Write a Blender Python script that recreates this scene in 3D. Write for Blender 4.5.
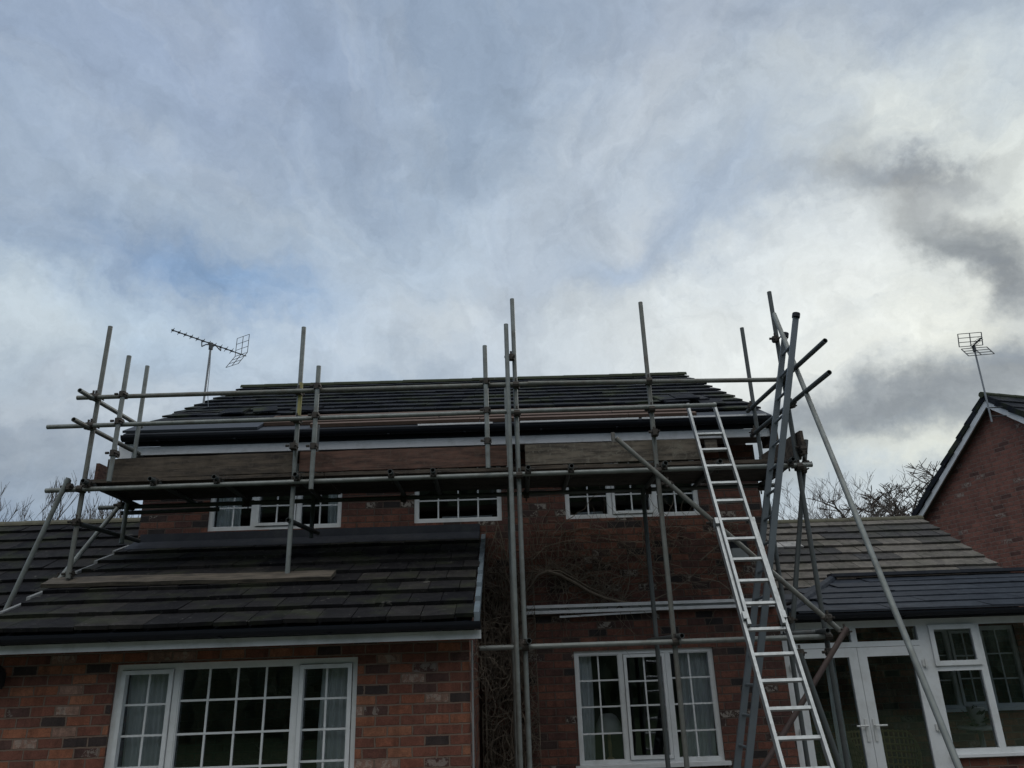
import bpy, bmesh, math, random
from mathutils import Vector, Matrix
R = math.radians
rng = random.Random(7)
S = bpy.context.scene
for o in list(bpy.data.objects): bpy.data.objects.remove(o)

# ------------------------------------------------------------------ camera
PITCH, YAW, ROLL, FPX = R(20.49), R(0.861), R(-1.978), 769.0
CAM = Vector((0, 0, 2.0))
fw = Vector((math.sin(YAW)*math.cos(PITCH), math.cos(YAW)*math.cos(PITCH), math.sin(PITCH)))
u0 = Vector((math.cos(YAW), -math.sin(YAW), 0)); v0 = u0.cross(fw)
uu = u0*math.cos(ROLL) + v0*math.sin(ROLL); vv = -u0*math.sin(ROLL) + v0*math.cos(ROLL)
cd = bpy.data.cameras.new('camera'); cam = bpy.data.objects.new('camera', cd); S.collection.objects.link(cam)
m = Matrix((uu, vv, -fw)).transposed().to_4x4(); m.translation = CAM; cam.matrix_world = m
cd.sensor_fit = 'HORIZONTAL'; cd.sensor_width = 36; cd.lens = FPX/1024*36; cd.clip_start = .05; cd.clip_end = 2000
S.camera = cam
def ray(x, y): return fw + uu*((x-512)/FPX) + vv*((384-y)/FPX)
def P(x, y, Y):                       # the point of the place at depth Y seen in direction (x, y)
    d = ray(x, y); return CAM + d*(Y/d.y)

# ------------------------------------------------------------------ world, sun, exposure
SUN_EL, SUN_AZ = 24, 38               # azimuth measured from +Y towards +X
W = bpy.data.worlds.new('World'); S.world = W; W.use_nodes = True
nt = W.node_tree; N = nt.nodes; L = nt.links; N.clear()
def nd(t, **k):
    n = N.new(t)
    for a, b in k.items(): setattr(n, a, b)
    return n
def mth(op, a, b=None, c=None, clamp=False):
    n = N.new('ShaderNodeMath'); n.operation = op; n.use_clamp = clamp
    for i, v in enumerate((a, b, c)):
        if v is None: continue
        if isinstance(v, (int, float)): n.inputs[i].default_value = v
        else: L.new(v, n.inputs[i])
    return n.outputs[0]
def vmth(op, a, b=None):
    n = N.new('ShaderNodeVectorMath'); n.operation = op
    for i, v in enumerate((a, b)):
        if v is None: continue
        if isinstance(v, (tuple, Vector)): n.inputs[i].default_value = tuple(v)
        else: L.new(v, n.inputs[i])
    return n.outputs['Value'] if op == 'DOT_PRODUCT' else n.outputs[0]
def mixc(f, a, b):
    n = N.new('ShaderNodeMix'); n.data_type = 'RGBA'; n.clamp_factor = True
    for s, v in ((n.inputs[0], f), (n.inputs[6], a), (n.inputs[7], b)):
        if isinstance(v, (int, float)): s.default_value = v
        elif isinstance(v, tuple): s.default_value = (*v, 1)
        else: L.new(v, s)
    return n.outputs[2]
D = nd('ShaderNodeTexCoord').outputs['Generated']
def noise(vec, scale, detail=5, rough=.55, dist=0):
    n = nd('ShaderNodeTexNoise'); n.inputs['Scale'].default_value = scale; n.inputs['Detail'].default_value = detail
    n.inputs['Roughness'].default_value = rough; n.inputs['Distortion'].default_value = dist
    L.new(vec, n.inputs['Vector']); return n
warp = noise(D, 2.6, 7, .6)
wv = vmth('SUBTRACT', warp.outputs['Color'], (.5, .5, .5))
sc = N.new('ShaderNodeVectorMath'); sc.operation = 'SCALE'; L.new(wv, sc.inputs[0]); sc.inputs['Scale'].default_value = .22
Dw = vmth('ADD', D, sc.outputs[0])
warp2 = noise(D, 9, 8, .62)
wv2 = vmth('SUBTRACT', warp2.outputs['Color'], (.5, .5, .5))
sc2 = N.new('ShaderNodeVectorMath'); sc2.operation = 'SCALE'; L.new(wv2, sc2.inputs[0]); sc2.inputs['Scale'].default_value = .15
Dw2 = vmth('ADD', Dw, sc2.outputs[0])
def patch(px, py, sx, sy, rot, vec=None):
    """soft cloud patch in a compass direction; sizes in degrees, rot of its long axis"""
    vec = vec or Dw2
    c = ray(px, py).normalized(); r = fw.cross(Vector((0, 0, 1))).normalized()
    a = r - c*r.dot(c); a.normalize(); b = a.cross(c); b.normalize()
    if b.z < 0: b = -b
    ax = a*math.cos(R(rot)) + b*math.sin(R(rot)); bx = -a*math.sin(R(rot)) + b*math.cos(R(rot))
    off = vmth('SUBTRACT', vec, c)
    p = vmth('DOT_PRODUCT', off, ax/math.tan(R(sx))); q = vmth('DOT_PRODUCT', off, bx/math.tan(R(sy)))
    d2 = mth('ADD', mth('MULTIPLY', p, p), mth('MULTIPLY', q, q))
    return mth('POWER', 2.718, mth('MULTIPLY', d2, -1.0))
sky = nd('ShaderNodeTexSky', sky_type='NISHITA', sun_disc=False, sun_elevation=R(SUN_EL), sun_rotation=R(SUN_AZ))
sky.air_density = 1; sky.dust_density = 1.5; sky.ozone_density = 2
skc = N.new('ShaderNodeVectorMath'); skc.operation = 'SCALE'; L.new(sky.outputs[0], skc.inputs[0]); skc.inputs['Scale'].default_value = .052
# high thin veil over blue
veil_n = noise(vmth('MULTIPLY', Dw, (1.0, 1.7, 2.6)), 2.4, 9, .6, .6).outputs[0]
veil = mth('MULTIPLY_ADD', veil_n, 1.3, .06, clamp=True)
fine = noise(Dw2, 7, 8, .62, .3).outputs[0]
veil = mth('ADD', veil, mth('MULTIPLY', mth('SUBTRACT', fine, .5), .5), clamp=True)
sunv = Vector((math.sin(R(SUN_AZ))*math.cos(R(SUN_EL)), math.cos(R(SUN_AZ))*math.cos(R(SUN_EL)), math.sin(R(SUN_EL))))
sd = mth('MAXIMUM', vmth('DOT_PRODUCT', D, sunv), 0)
glow = mth('POWER', sd, 5)
veilcol = mixc(glow, (.36, .45, .56), (.70, .76, .77))
blue = mixc(.75, skc.outputs[0], (.225, .33, .50))
col = mixc(veil, blue, veilcol)
# long wind-drawn streaks of cirrus fanning out from one point low in the sky
wv3n = N.new('ShaderNodeVectorMath'); wv3n.operation = 'SCALE'; L.new(wv, wv3n.inputs[0]); wv3n.inputs['Scale'].default_value = .34; wv3 = wv3n.outputs[0]
cS = ray(515, 400).normalized(); rS = fw.cross(Z0 := Vector((0, 0, 1))).normalized(); aS = (rS - cS*rS.dot(cS)).normalized(); bS = aS.cross(cS).normalized()
if bS.z < 0: bS = -bS
offS = vmth('SUBTRACT', vmth('ADD', D, wv3), cS); pS = vmth('DOT_PRODUCT', offS, aS); qS = vmth('DOT_PRODUCT', offS, bS)
angS = mth('ARCTAN2', pS, qS); radS = mth('SQRT', mth('ADD', mth('MULTIPLY', pS, pS), mth('MULTIPLY', qS, qS)))
cmb = nd('ShaderNodeCombineXYZ'); L.new(mth('MULTIPLY', angS, 3.1), cmb.inputs[0]); L.new(mth('MULTIPLY', radS, 1.5), cmb.inputs[1])
streak = noise(cmb.outputs[0], 1.6, 9, .62, .5).outputs[0]
LIGHT, GREYB, DARK, CREAM, BLUE, MID = (.62, .71, .77), (.33, .40, .49), (.27, .305, .335), (.92, .95, .88), (.22, .33, .50), (.42, .49, .57)
for px, py, sx, sy, rot, c_, k in [
    (250, 40, 24, 9, -10, (.33, .405, .55), .65), (480, 110, 9, 18, 5, (.29, .375, .49), .7),
    (60, 160, 14, 3, -15, (.40, .48, .60), .5), (200, 215, 14, 2.2, -18, (.42, .51, .61), .5),
    (100, 262, 14, 2.2, -14, (.21, .31, .48), .8), (270, 296, 6, 1.6, -20, (.19, .33, .55), .85), (330, 330, 5, 1.2, -20, (.23, .35, .54), .6),
    (20, 315, 8, 4, -25, (.60, .69, .75), .9), (190, 335, 10, 2.2, -22, (.50, .62, .74), .7),
    (30, 440, 10, 4.5, 0, (.27, .32, .38), .85), (130, 400, 8, 2.0, 0, (.60, .66, .71), .6),
    (430, 290, 13, 3.5, 14, (.52, .62, .73), .7), (470, 335, 12, 2.2, 6, (.66, .71, .73), .7), (350, 350, 6, 1.6, 0, (.50, .60, .72), .5),
    (620, 130, 22, 3.5, 62, (.52, .59, .67), .7), (690, 30, 10, 3, 60, (.56, .61, .66), .6),
    (560, 200, 14, 2.5, 70, (.46, .54, .64), .5),
    (700, 210, 18, 2.2, 50, (.34, .43, .57), .7), (790, 150, 18, 3, 35, (.37, .45, .56), .6), (820, 20, 18, 5, -5, (.29, .36, .48), .8),
    (645, 235, 3, 2, 30, (.66, .70, .72), .7), (630, 265, 8, 1.6, 30, (.33, .43, .58), .6), (640, 330, 12, 3, 15, (.66, .72, .75), .7),
    (700, 300, 16, 2.4, 32, (.62, .68, .72), .7), (850, 290, 18, 6, 35, (.82, .86, .85), .9), (980, 60, 10, 5, 15, (.50, .58, .65), .7),
    (930, 150, 10, 4, -30, (.84, .88, .83), .85), (860, 370, 13, 4, 10, (.84, .87, .84), .85),
    (1010, 190, 5, 8, 0, (.82, .86, .80), .7), (1000, 330, 8, 4, 20, (.90, .92, .84), .8),
    (900, 156, 5, 1.3, 6, (.27, .30, .33), .9), (925, 195, 6, 2.2, -30, (.36, .38, .39), .8), (950, 235, 4.0, 1.8, -40, (.25, .28, .30), .9), (975, 268, 3.2, 1.6, -55, (.24, .265, .29), .85),
    (890, 425, 12, 2.6, 12, (.235, .27, .30), .95), (850, 455, 12, 2.2, 4, (.31, .36, .41), .85), (1000, 375, 7, 2, 20, (.36, .39, .40), .8), (940, 400, 9, 1.6, 14, (.26, .29, .32), .8),
    (935, 470, 7, 1.8, 4, (.84, .86, .76), .9), (830, 492, 10, 1.6, 0, (.42, .50, .57), .7)]:
    f = mth('MULTIPLY', patch(px, py, sx, sy, rot), k)
    col = mixc(f, col, c_)
sxyz = nd('ShaderNodeSeparateXYZ'); L.new(D, sxyz.inputs[0])
rear = mth('MULTIPLY', mth('MULTIPLY_ADD', sxyz.outputs[1], -1.6, .25, clamp=True), mth('MULTIPLY_ADD', sxyz.outputs[2], 2.5, -1.05, clamp=True))   # sky out of view behind the camera, brightened to light the house front
col = mixc(rear, col, (2.15, 2.14, 2.08))
# the streaks lie over the whole veil and fade towards their vanishing point
stk = mth('MULTIPLY', mth('SUBTRACT', streak, .5), mth('MULTIPLY', radS, 3.2, clamp=True))
fib = noise(cmb.outputs[0], 5.5, 6, .7, .25).outputs[0]
stk = mth('ADD', stk, mth('MULTIPLY', mth('MULTIPLY', mth('SUBTRACT', fib, .5), .10), mth('MULTIPLY', radS, 2.5, clamp=True)))
col = mixc(mth('MULTIPLY', stk, 1.0, clamp=True), col, (.66, .72, .76)); col = mixc(mth('MULTIPLY', stk, -1.5, clamp=True), col, (.20, .275, .39))
# fine cloud texture multiplies everything
gain = mth('MULTIPLY_ADD', mth('SUBTRACT', noise(Dw2, 14, 8, .65, .2).outputs[0], .5), .55, 1.0)
gm = N.new('ShaderNodeVectorMath'); gm.operation = 'SCALE'; L.new(col, gm.inputs[0]); L.new(gain, gm.inputs['Scale'])
bg = nd('ShaderNodeBackground'); L.new(gm.outputs[0], bg.inputs[0]); bg.inputs[1].default_value = 1.0
wo = nd('ShaderNodeOutputWorld'); L.new(bg.outputs[0], wo.inputs[0])
sl = bpy.data.lights.new('sun', 'SUN'); sl.energy = .6; sl.angle = R(14); sl.color = (1, .95, .88)
so = bpy.data.objects.new('sun', sl); S.collection.objects.link(so)
so.rotation_euler = (-sunv).to_track_quat('-Z', 'Y').to_euler()
S.view_settings.view_transform = 'Standard'; S.view_settings.look = 'None'; S.view_settings.gamma = 1
S.view_settings.exposure = 0.0; S.view_settings.use_curve_mapping = False

# ------------------------------------------------------------------ helpers
WO = {}
class MB:
    def __init__(s): s.v = []; s.f = []; s.c = []; s.col = None
    def add(s, vs, fs):
        b = len(s.v); s.v += [Vector(v) for v in vs]
        for f in fs: s.f.append([b+i for i in f]); s.c.append(s.col if s.col is not None else .5)
        return s
    def hexa(s, p):      # 8 corners: bottom 4 ccw, top 4
        return s.add(p, [(3,2,1,0),(4,5,6,7),(0,1,5,4),(1,2,6,5),(2,3,7,6),(3,0,4,7)])
    def box(s, x0, x1, y0, y1, z0, z1):
        return s.hexa([(x0,y0,z0),(x1,y0,z0),(x1,y1,z0),(x0,y1,z0),(x0,y0,z1),(x1,y0,z1),(x1,y1,z1),(x0,y1,z1)])
    def obox(s, a, b, w, h, up=(0,0,1)):   # bar from a to b, w across, h along up
        a = Vector(a); b = Vector(b); d = (b-a).normalized(); up = Vector(up)
        sd_ = d.cross(up)
        if sd_.length < 1e-4: sd_ = d.cross(Vector((1,0,0)))
        sd_.normalize(); up = sd_.cross(d); sd_ *= w/2; up *= h/2
        return s.hexa([a-sd_-up, b-sd_-up, b+sd_-up, a+sd_-up, a-sd_+up, b-sd_+up, b+sd_+up, a+sd_+up])
    def tube(s, a, b, r, r2=None, n=12, cap=True, hollow=False):
        a = Vector(a); b = Vector(b); d = (b-a).normalized(); r2 = r if r2 is None else r2
        x = d.orthogonal().normalized(); y = d.cross(x)
        vs = []
        for c, rr in ((a, r), (b, r2)):
            for i in range(n):
                t = 2*math.pi*i/n; vs.append(c + (x*math.cos(t)+y*math.sin(t))*rr)
        fs = [(i, (i+1)%n, n+(i+1)%n, n+i) for i in range(n)]
        if cap and not hollow: fs += [tuple(range(n-1,-1,-1)), tuple(range(n, 2*n))]
        if hollow:       # open tube ends: annulus + inner wall a little way in
            for base, c, sgn, rr in ((0, a, 1, r), (n, b, -1, r2)):
                k = len(vs)
                for i in range(n):
                    t = 2*math.pi*i/n; vs.append(c + (x*math.cos(t)+y*math.sin(t))*rr*.82)
                for i in range(n):
                    t = 2*math.pi*i/n; vs.append(c + d*sgn*.1 + (x*math.cos(t)+y*math.sin(t))*rr*.82)
                for i in range(n):
                    j = (i+1)%n; fs.append((base+i, base+j, k+j, k+i)); fs.append((k+i, k+j, k+n+j, k+n+i))
                fs.append(tuple(k+n+i for i in range(n)))
        return s.add(vs, fs)
    def path(s, pts, r, n=6, taper=1.0):
        k = len(pts)
        for i in range(k-1):
            r0 = r*(1-(1-taper)*i/(k-1)); r1 = r*(1-(1-taper)*(i+1)/(k-1))
            s.tube(pts[i], pts[i+1], r0, r1, n, cap=(i == 0 or i == k-2))
        return s
    def build(s, name, mat, parent=None, smooth=False, **tags):
        lo = Vector([min(v[i] for v in s.v) for i in range(3)]); hi = Vector([max(v[i] for v in s.v) for i in range(3)])
        o0 = Vector(((lo.x+hi.x)/2, (lo.y+hi.y)/2, lo.z))
        me = bpy.data.meshes.new(name); me.from_pydata([v-o0 for v in s.v], [], s.f)
        bm = bmesh.new(); bm.from_mesh(me)
        if len(s.f) < 60000: bmesh.ops.recalc_face_normals(bm, faces=bm.faces)
        bm.to_mesh(me); bm.free()
        at = me.attributes.new('tint', 'FLOAT', 'FACE')
        for i, c in enumerate(s.c): at.data[i].value = c
        if smooth:
            for p in me.polygons: p.use_smooth = True
        me.materials.append(mat)
        o = bpy.data.objects.new(name, me); S.collection.objects.link(o)
        if parent: o.parent = parent; o.location = o0 - WO[parent.name]
        else: o.location = o0
        WO[o.name] = o0
        tag(o, **tags); return o
def tag(o, label=None, cat=None, group=None, kind=None):
    if label: o['label'] = label
    if cat: o['category'] = cat
    if group: o['group'] = group
    if kind: o['kind'] = kind
    return o
def thing(name, loc, **t):
    o = bpy.data.objects.new(name, None); o.empty_display_size = .2; S.collection.objects.link(o)
    o.location = loc; WO[o.name] = Vector(loc); return tag(o, **t)

# ------------------------------------------------------------------ materials
def mat(name):
    m_ = bpy.data.materials.new(name); m_.use_nodes = True; t = m_.node_tree; t.nodes.clear()
    out = t.nodes.new('ShaderNodeOutputMaterial'); b = t.nodes.new('ShaderNodeBsdfPrincipled'); t.links.new(b.outputs[0], out.inputs[0])
    return m_, t, b
class NT:
    def __init__(s, t): s.t = t
    def n(s, ty, ins=None, **k):
        x = s.t.nodes.new(ty)
        for a, b in k.items(): setattr(x, a, b)
        for a, b in (ins or {}).items():
            if isinstance(b, bpy.types.NodeSocket): s.t.links.new(b, x.inputs[a])
            else: x.inputs[a].default_value = b
        return x
    def noise(s, vec, sc, det=4, ro=.55, dist=0): return s.n('ShaderNodeTexNoise', {'Vector': vec, 'Scale': sc, 'Detail': det, 'Roughness': ro, 'Distortion': dist}).outputs[0]
    def ramp(s, f, stops, interp='LINEAR'):
        r = s.n('ShaderNodeValToRGB', {'Fac': f}); e = r.color_ramp; e.interpolation = interp
        while len(e.elements) < len(stops): e.elements.new(.5)
        for el, (p, c) in zip(e.elements, stops): el.position = p; el.color = (*c, 1)
        return r.outputs[0]
    def mix(s, f, a, b, bt='MIX'):
        x = s.t.nodes.new('ShaderNodeMix'); x.data_type = 'RGBA'; x.blend_type = bt
        for so_, v in ((x.inputs[0], f), (x.inputs[6], a), (x.inputs[7], b)):
            if isinstance(v, bpy.types.NodeSocket): s.t.links.new(v, so_)
            elif isinstance(v, tuple): so_.default_value = (*v, 1)
            else: so_.default_value = v
        return x.outputs[2]
    def m(s, op, a, b=None, clamp=False):
        x = s.t.nodes.new('ShaderNodeMath'); x.operation = op; x.use_clamp = clamp
        for i, v in enumerate((a, b)):
            if v is None: continue
            if isinstance(v, bpy.types.NodeSocket): s.t.links.new(v, x.inputs[i])
            else: x.inputs[i].default_value = v
        return x.outputs[0]
    def bump(s, b, h, st=.3, d=.01):
        x = s.n('ShaderNodeBump', {'Height': h, 'Strength': st, 'Distance': d}); s.t.links.new(x.outputs[0], b.inputs['Normal'])
def brick_mat(name, stops, mortar, stain=(.36,.33,.29), stain_amt=.4, seed=0., bw=.232, rh=.086, dirt=.0):
    m_, t, b = mat(name); q = NT(t)
    g = q.n('ShaderNodeNewGeometry'); pos = g.outputs['Position']
    sp = q.n('ShaderNodeSeparateXYZ', {0: pos}); sn = q.n('ShaderNodeSeparateXYZ', {0: g.outputs['True Normal']})
    side = q.m('GREATER_THAN', q.m('ABSOLUTE', sn.outputs[0]), .6)
    u = q.m('ADD', q.m('MULTIPLY', sp.outputs[1], side), q.m('MULTIPLY', sp.outputs[0], q.m('SUBTRACT', 1., side)))
    wob = q.m('MULTIPLY', q.m('SUBTRACT', q.noise(pos, 3.5, 3), .5), .012)
    wob = q.m('ADD', wob, q.m('MULTIPLY', q.m('SUBTRACT', q.noise(pos, 26, 3, .7), .5), .012))
    wob2 = q.m('MULTIPLY', q.m('SUBTRACT', q.noise(pos, 19, 3, .7), .5), .022)
    vec = q.n('ShaderNodeCombineXYZ', {0: q.m('ADD', q.m('ADD', u, wob2), 40+seed), 1: q.m('ADD', q.m('ADD', sp.outputs[2], 20.), wob), 2: 0.})
    br = q.n('ShaderNodeTexBrick', {'Vector': vec.outputs[0], 'Color1': (0,0,0,1), 'Color2': (1,1,1,1), 'Mortar': (.5,.5,.5,1), 'Scale': 1.,
        'Mortar Size': .0085, 'Mortar Smooth': .4, 'Bias': 0., 'Brick Width': bw, 'Row Height': rh}, offset=.5, squash=1.)
    col = q.ramp(br.outputs[0], stops, 'CONSTANT')
    n1 = q.noise(pos, 28, 5, .65); n2 = q.noise(pos, 1.1, 4)
    col = q.mix(q.m('MULTIPLY', q.m('SUBTRACT', q.noise(pos, 11, 6, .75, .6), .38, True), 2.6, True), col, q.mix(1., col, (.45,.42,.42), 'MULTIPLY'))
    col = q.mix(q.m('MULTIPLY', q.m('SUBTRACT', n2, .42, True), 1.6, True), col, q.mix(1., col, (.55,.55,.58), 'MULTIPLY'))
    grit = q.noise(pos, 75, 4, .7); col = q.mix(q.m('MULTIPLY', q.m('SUBTRACT', grit, .35, True), 2.2, True), q.mix(1., col, (.68,.68,.7), 'MULTIPLY'), q.mix(1., col, (1.3,1.28,1.25), 'MULTIPLY'))
    # lime and paint smears on single bricks
    sm = q.m('MULTIPLY', q.m('GREATER_THAN', q.noise(pos, 17, 5, .75), .50), q.m('GREATER_THAN', q.noise(pos, 2.7, 2), .50))
    sm = q.m('MULTIPLY', sm, q.m('GREATER_THAN', br.outputs[0], .90))
    col = q.mix(q.m('MULTIPLY', sm, stain_amt), col, stain)
    drip = q.noise(q.n('ShaderNodeVectorMath', {0: pos, 1: (5., 5., .45)}, operation='MULTIPLY').outputs[0], 1.3, 5, .65)
    col = q.mix(q.m('MULTIPLY', q.m('SUBTRACT', drip, .50, True), 4., True), col, q.mix(1., col, (.42,.42,.43), 'MULTIPLY'))
    mc = q.mix(q.noise(pos, 9, 3), mortar, tuple(c*.55 for c in mortar))
    col = q.mix(br.outputs['Fac'], col, mc)
    t.links.new(col, b.inputs['Base Color']); b.inputs['Roughness'].default_value = .9
    h = q.m('SUBTRACT', q.m('MULTIPLY', n1, .35), q.m('MULTIPLY', br.outputs['Fac'], .9))
    q.bump(b, h, 1., .022); return m_
RED = [(0,(.055,.038,.035)),(.08,(.18,.07,.048)),(.22,(.30,.108,.06)),(.36,(.20,.076,.05)),(.50,(.335,.128,.068)),(.63,(.235,.086,.055)),(.76,(.37,.155,.085)),(.86,(.11,.055,.045)),(.93,(.33,.20,.15))]
M = {}
M['brick'] = brick_mat('red brick', RED, (.21,.15,.115), bw=.218)
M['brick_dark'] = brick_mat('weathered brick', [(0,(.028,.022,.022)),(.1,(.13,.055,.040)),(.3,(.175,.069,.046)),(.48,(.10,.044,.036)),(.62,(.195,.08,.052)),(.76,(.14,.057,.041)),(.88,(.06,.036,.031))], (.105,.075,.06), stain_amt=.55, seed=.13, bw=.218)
M['brick_far'] = brick_mat('neighbour brick', [(0,(.13,.06,.05)),(.05,(.24,.105,.08)),(.3,(.28,.12,.09)),(.6,(.255,.11,.083)),(.85,(.21,.09,.07))], (.25,.18,.15), stain_amt=.6, seed=.4)
def plain(name, c, rough=.5, metal=0., var=.25, vs=6, bump=.0, bs=30, spec=.5, dirt=None, dscale=3):
    m_, t, b = mat(name); q = NT(t); pos = q.n('ShaderNodeNewGeometry').outputs['Position']
    n1 = q.noise(pos, vs, 5, .6)
    col = q.mix(n1, tuple(x*(1+var) for x in c), tuple(x*(1-var) for x in c))
    if dirt:
        col = q.mix(q.m('MULTIPLY', q.m('SUBTRACT', q.noise(pos, dscale, 6, .7), .48, True), 2.8, True), col, dirt)
    t.links.new(col, b.inputs['Base Color'])
    rr = q.m('ADD', q.m('MULTIPLY', q.noise(pos, vs*3, 3), .3), rough-.15, True); t.links.new(rr, b.inputs['Roughness'])
    b.inputs['Metallic'].default_value = metal; b.inputs['Specular IOR Level'].default_value = spec
    if bump: q.bump(b, q.noise(pos, bs, 5, .6), bump, .01)
    return m_
M['upvc'] = plain('white plastic frame', (.62,.64,.65), .4, var=.06, vs=4, dirt=(.46,.47,.46), dscale=5)
M['fascia'] = plain('white fascia board', (.60,.61,.63), .5, var=.1, vs=3, dirt=(.36,.37,.36), dscale=4)
M['gutter'] = plain('black plastic gutter', (.008,.010,.015), .6, var=.2, spec=.25)
M['soffit'] = plain('brown soffit', (.07,.055,.045), .8)
M['lead'] = plain('lead flashing', (.030,.034,.044), .75, var=.35, vs=5, dirt=(.06,.065,.07), spec=.2)
M['felt'] = plain('grey roofing felt', (.045,.052,.065), .8, var=.15, vs=3)
M['dryverge'] = plain('pale verge trim', (.13,.165,.19), .6, var=.2, dirt=(.10,.11,.12))
M['mortar'] = plain('verge mortar', (.19,.195,.195), .9, var=.3, vs=12)
M['galv'] = plain('galvanised scaffold tube', (.20,.215,.205), .55, .4, var=.38, vs=9, dirt=(.10,.09,.075), dscale=6, bump=.05)
M['galv_b'] = plain('worn scaffold tube', (.16,.165,.15), .6, .35, var=.4, vs=11, dirt=(.11,.08,.06), dscale=8, bump=.05)
M['galv_dark'] = plain('dull dark scaffold tube', (.085,.095,.095), .6, .4, var=.3, vs=7, dirt=(.07,.065,.06), dscale=6)
M['rust'] = plain('rusty painted tube', (.075,.052,.048), .7, .2, var=.4, vs=9, dirt=(.08,.06,.05))
M['coupler'] = plain('rusty steel coupler', (.06,.052,.045), .7, .5, var=.4, vs=20)
M['alu'] = plain('aluminium', (.36,.38,.385), .45, .65, var=.25, vs=10, dirt=(.24,.245,.24), dscale=12)
M['alu_dark'] = plain('dull grey ladder', (.12,.14,.155), .55, .35, var=.15, vs=5, dirt=(.08,.09,.10))
M['antenna'] = plain('antenna metal', (.07,.075,.08), .5, .5, var=.2)
M['mast'] = plain('grey antenna mast', (.22,.23,.24), .5, .5, var=.2)
M['bark'] = plain('bare bark', (.075,.06,.05), .95, var=.3, vs=8)
M['stem'] = plain('dry climber stem', (.13,.105,.08), .95, var=.5, vs=12)
M['stem_pale'] = plain('pale climber stem', (.17,.14,.11), .95, var=.4, vs=12)
M['leafd'] = plain('dark leaves', (.03,.045,.02), .7, var=.5)
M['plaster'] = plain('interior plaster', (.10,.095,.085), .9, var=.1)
M['curtain'] = plain('grey green curtain', (.76,.78,.79), .9, var=.1, vs=9)
M['curtain_w'] = plain('white net curtain', (.74,.78,.78), .9, var=.1, vs=9)
M['wicker'] = plain('wicker', (.42,.31,.15), .8, var=.35, vs=30)
M['white'] = plain('white glazed', (.55,.56,.55), .4, var=.08)
M['black'] = plain('black metal', (.015,.016,.018), .5)
M['vent'] = plain('grey vent cover', (.20,.22,.23), .6)
M['timber'] = plain('batten timber', (.11,.07,.052), .9, var=.4, vs=11)
def wood(name, c1, c2, moss=0):
    m_, t, b = mat(name); q = NT(t); g = q.n('ShaderNodeNewGeometry'); pos = g.outputs['Position']
    mp = q.n('ShaderNodeVectorMath', {0: pos, 1: (2.2, 14, 20)}, operation='MULTIPLY').outputs[0]
    n1 = q.noise(mp, 1.6, 6, .65, .4); n2 = q.noise(pos, 3.2, 5, .65, .5); n3 = q.noise(pos, 11, 6, .75, 1.5)
    col = q.mix(q.m('MULTIPLY', q.m('SUBTRACT', n1, .40, True), 4., True), tuple(x*1.35 for x in c1), c2)
    col = q.mix(q.m('MULTIPLY', q.m('SUBTRACT', n2, .45, True), 3., True), col, q.mix(1., col, (.5,.48,.46), 'MULTIPLY'))
    col = q.mix(q.m('MULTIPLY', q.m('SUBTRACT', n3, .52, True), 3.5+moss*2, True), col, (.17,.155,.125) if moss else (.11,.09,.072))
    t.links.new(col, b.inputs['Base Color']); b.inputs['Roughness'].default_value = .9; q.bump(b, n1, .4, .008); return m_
M['board_brown'] = wood('brown scaffold board', (.075,.058,.043), (.03,.024,.02))
M['board_red'] = wood('reddish scaffold board', (.10,.052,.038), (.05,.028,.022))
M['board_grey'] = wood('mottled grey scaffold board', (.12,.10,.078), (.05,.042,.034), 2)
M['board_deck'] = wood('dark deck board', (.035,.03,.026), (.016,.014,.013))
M['board_pale'] = wood('weathered roof plank', (.085,.07,.053), (.035,.03,.024))
def tile_mat(name, stops, moss=(.05,.06,.025), moss_amt=.4, spots=.5):
    m_, t, b = mat(name); q = NT(t); g = q.n('ShaderNodeNewGeometry'); pos = g.outputs['Position']
    at = q.n('ShaderNodeAttribute', attribute_name='tint').outputs['Fac']
    col = q.ramp(at, stops)
    n1 = q.noise(pos, 22, 6, .7); n2 = q.noise(pos, 2.2, 5, .6)
    n1b = q.m('MULTIPLY', q.m('SUBTRACT', q.noise(pos, 7, 7, .75, .8), .3, True), 2.4, True)
    col = q.mix(n1b, q.mix(1., col, (.55,.55,.57), 'MULTIPLY'), q.mix(1., col, (1.6,1.57,1.5), 'MULTIPLY'))
    col = q.mix(q.m('MULTIPLY', q.m('MULTIPLY', q.m('SUBTRACT', n2, .5, True), 5., True), moss_amt), col, moss)
    lich = q.m('MULTIPLY', q.m('GREATER_THAN', q.noise(pos, 15, 6, .8), .625), spots)
    col = q.mix(lich, col, (.10,.10,.09))
    bits = q.m('MULTIPLY', q.m('GREATER_THAN', q.noise(pos, 5.5, 3, .6), .70), spots)
    col = q.mix(bits, col, (.13,.125,.11))
    t.links.new(col, b.inputs['Base Color']); b.inputs['Roughness'].default_value = .9; b.inputs['Specular IOR Level'].default_value = .12
    q.bump(b, n1, .5, .006); return m_
M['tile'] = tile_mat('dark concrete tile', [(0,(.009,.009,.011)),(.5,(.017,.0165,.018)),(1,(.030,.028,.027))])
M['tile_main'] = tile_mat('dark blue grey tile', [(0,(.009,.011,.016)),(.5,(.016,.018,.024)),(1,(.026,.028,.034))], moss_amt=.7)
M['tile_brown'] = tile_mat('brown grey tile', [(0,(.05,.05,.053)),(.3,(.075,.07,.065)),(.38,(.105,.097,.088)),(.85,(.135,.124,.112)),(.97,(.22,.215,.21)),(1,(.32,.315,.31))], moss_amt=.25, spots=.3)
M['slate'] = tile_mat('new blue grey slate', [(0,(.026,.032,.043)),(1,(.036,.043,.055))], moss_amt=0, spots=0)
M['moss'] = plain('mossy ridge tile', (.032,.040,.020), .95, var=.5, vs=14, bump=.8, bs=20, dirt=(.035,.033,.03), dscale=6)
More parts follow.
